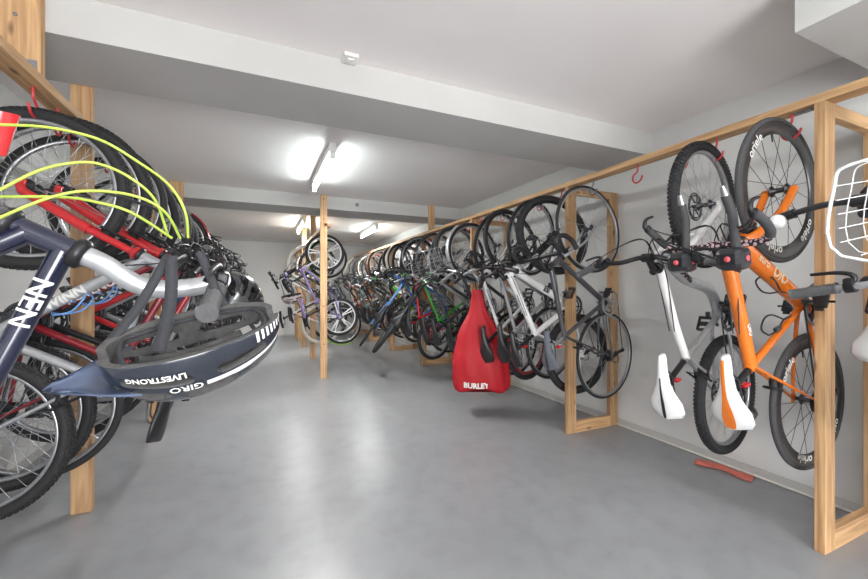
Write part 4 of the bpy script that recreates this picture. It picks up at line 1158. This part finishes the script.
# red rag on the floor under the orange and silver bicycles
def rag():
    bm = bmesh.new(); n = 26; g = []
    rnd = random.Random(4)
    for i in range(n+1):
        row = []
        for j in range(11):
            u_, v_ = i/n, j/10
            x = (u_-.5)*.36; y = (v_-.5)*(.10+.03*sin(u_*9))+.025*sin(u_*5); z = .006+.018*max(0, sin(u_*11+v_*3))*sin(pi*v_)+.012*max(0, sin(u_*23+v_*7))*sin(pi*v_)*sin(pi*u_)
            row.append(bm.verts.new((x, y, z)))
        g.append(row)
    for i in range(n):
        for j in range(10): bm.faces.new((g[i][j], g[i+1][j], g[i+1][j+1], g[i][j+1]))
    me = bpy.data.meshes.new('rag'); bm.to_mesh(me); bm.free(); me.materials.append(M['ragm'])
    for p in me.polygons: p.use_smooth = True
    o = link('cloth_rag', me); md = o.modifiers.new('s', 'SOLIDIFY'); md.thickness = .004; md.offset = 1
    o.location = (2.735, 1.54, .0); o.rotation_euler = (0, 0, radians(-72)); o.scale = (.85, .85, 1)
    tag(o, 'crumpled faded red cloth on the floor under the silver mountain bicycle', 'cloth')
rag()

# ------------------------------------------------------------------ lamps
tube_m = mat('lit_fluorescent_tube', (255, 255, 255), emit=((238, 252, 249), 38))
def lamp(x, y0, label, power=26, L=1.25, two=False):
    root = empty('ceiling_lamp', (x, y0, ZC)); tag(root, label, 'ceiling lamp', 'fluorescent strip lamps on the ceiling')
    mb = MB(); mb.box((-.03, 0, -.075), (.03, L, 0), .004); build('housing', mb, M['whiteplastic'], root)
    for y in (.01, L-.03):
        mb = MB().box((-.022, y, -.135), (.022, y+.02, -.075), .004); build('lamp_holder', mb, M['whiteplastic'], root)
    mb = MB().tube([(0, .032, -.114), (0, L-.032, -.114)], .0135, 12); build('tube', mb, tube_m, root)
    ld = bpy.data.lights.new('lamp_light', 'AREA'); ld.shape = 'RECTANGLE'; ld.size = .05; ld.size_y = L; ld.energy = power; ld.color = (1, .975, .955); ld.spread = radians(180)
    lo = bpy.data.objects.new('lamp_light', ld); COL.objects.link(lo); lo.location = (x, y0+L/2, ZC-.135)
    return root
lamp(.56, 3.35, 'lit fluorescent strip lamp on the ceiling between the two beams', 28)
lamp(.69, 6.95, 'lit fluorescent strip lamp on the ceiling beyond the far beam, above the centre rack', 22)
lamp(2.0, 7.1, 'lit fluorescent strip lamp beyond the far beam, near the right rack', 16)
lamp(.5, -.75, 'added strip lamp overhead, out of view, brightening the near bay', 6)  # unseen lamp above the camera, added to light the near ceiling
lamp(.5, -2.6, 'added strip lamp behind the camera, out of view, brightening the near bay', 5)  # second unseen lamp, added further back for more near light
lamp(.6, .5, 'fluorescent strip lamp just ahead of the near beam, overhead', 24) if 0 else None

# ------------------------------------------------------------------ world, camera
w = bpy.data.worlds.new('world'); SC.world = w; w.use_nodes = True
nt = w.node_tree; bg = nt.nodes['Background']; sky = nt.nodes.new('ShaderNodeTexSky'); sky.sky_type = 'HOSEK_WILKIE' if hasattr(sky, 'sky_type') else sky.sky_type
sky.turbidity = 6
nt.links.new(sky.outputs['Color'], bg.inputs['Color']); bg.inputs['Strength'].default_value = 1.0
ld = bpy.data.lights.new('added_fill_light', 'AREA'); ld.shape = 'RECTANGLE'; ld.size = 2.2; ld.size_y = 2.1; ld.energy = 150; ld.color = (1, 1, 1)  # unseen area light added to brighten the room through an invented opening
lo = bpy.data.objects.new('added_fill_light', ld); COL.objects.link(lo); lo.location = (.5, YB-.3, .9); lo.rotation_euler = (radians(100), 0, 0)
cam = bpy.data.cameras.new('camera'); co = bpy.data.objects.new('camera', cam); COL.objects.link(co)
cam.sensor_width = 36; cam.lens = 390/868*36; cam.clip_start = .02
co.location = (0, 0, H); co.rotation_euler = (radians(90), 0, -atan2(.407, .913)); SC.camera = co
SC.view_settings.view_transform = 'Standard'; SC.view_settings.look = 'None'; SC.view_settings.exposure = .9; SC.view_settings.gamma = 1
SC.view_settings.use_curve_mapping = False
SC.cycles.max_bounces = 8; SC.cycles.diffuse_bounces = 5; SC.cycles.glossy_bounces = 3; SC.cycles.use_denoising = True
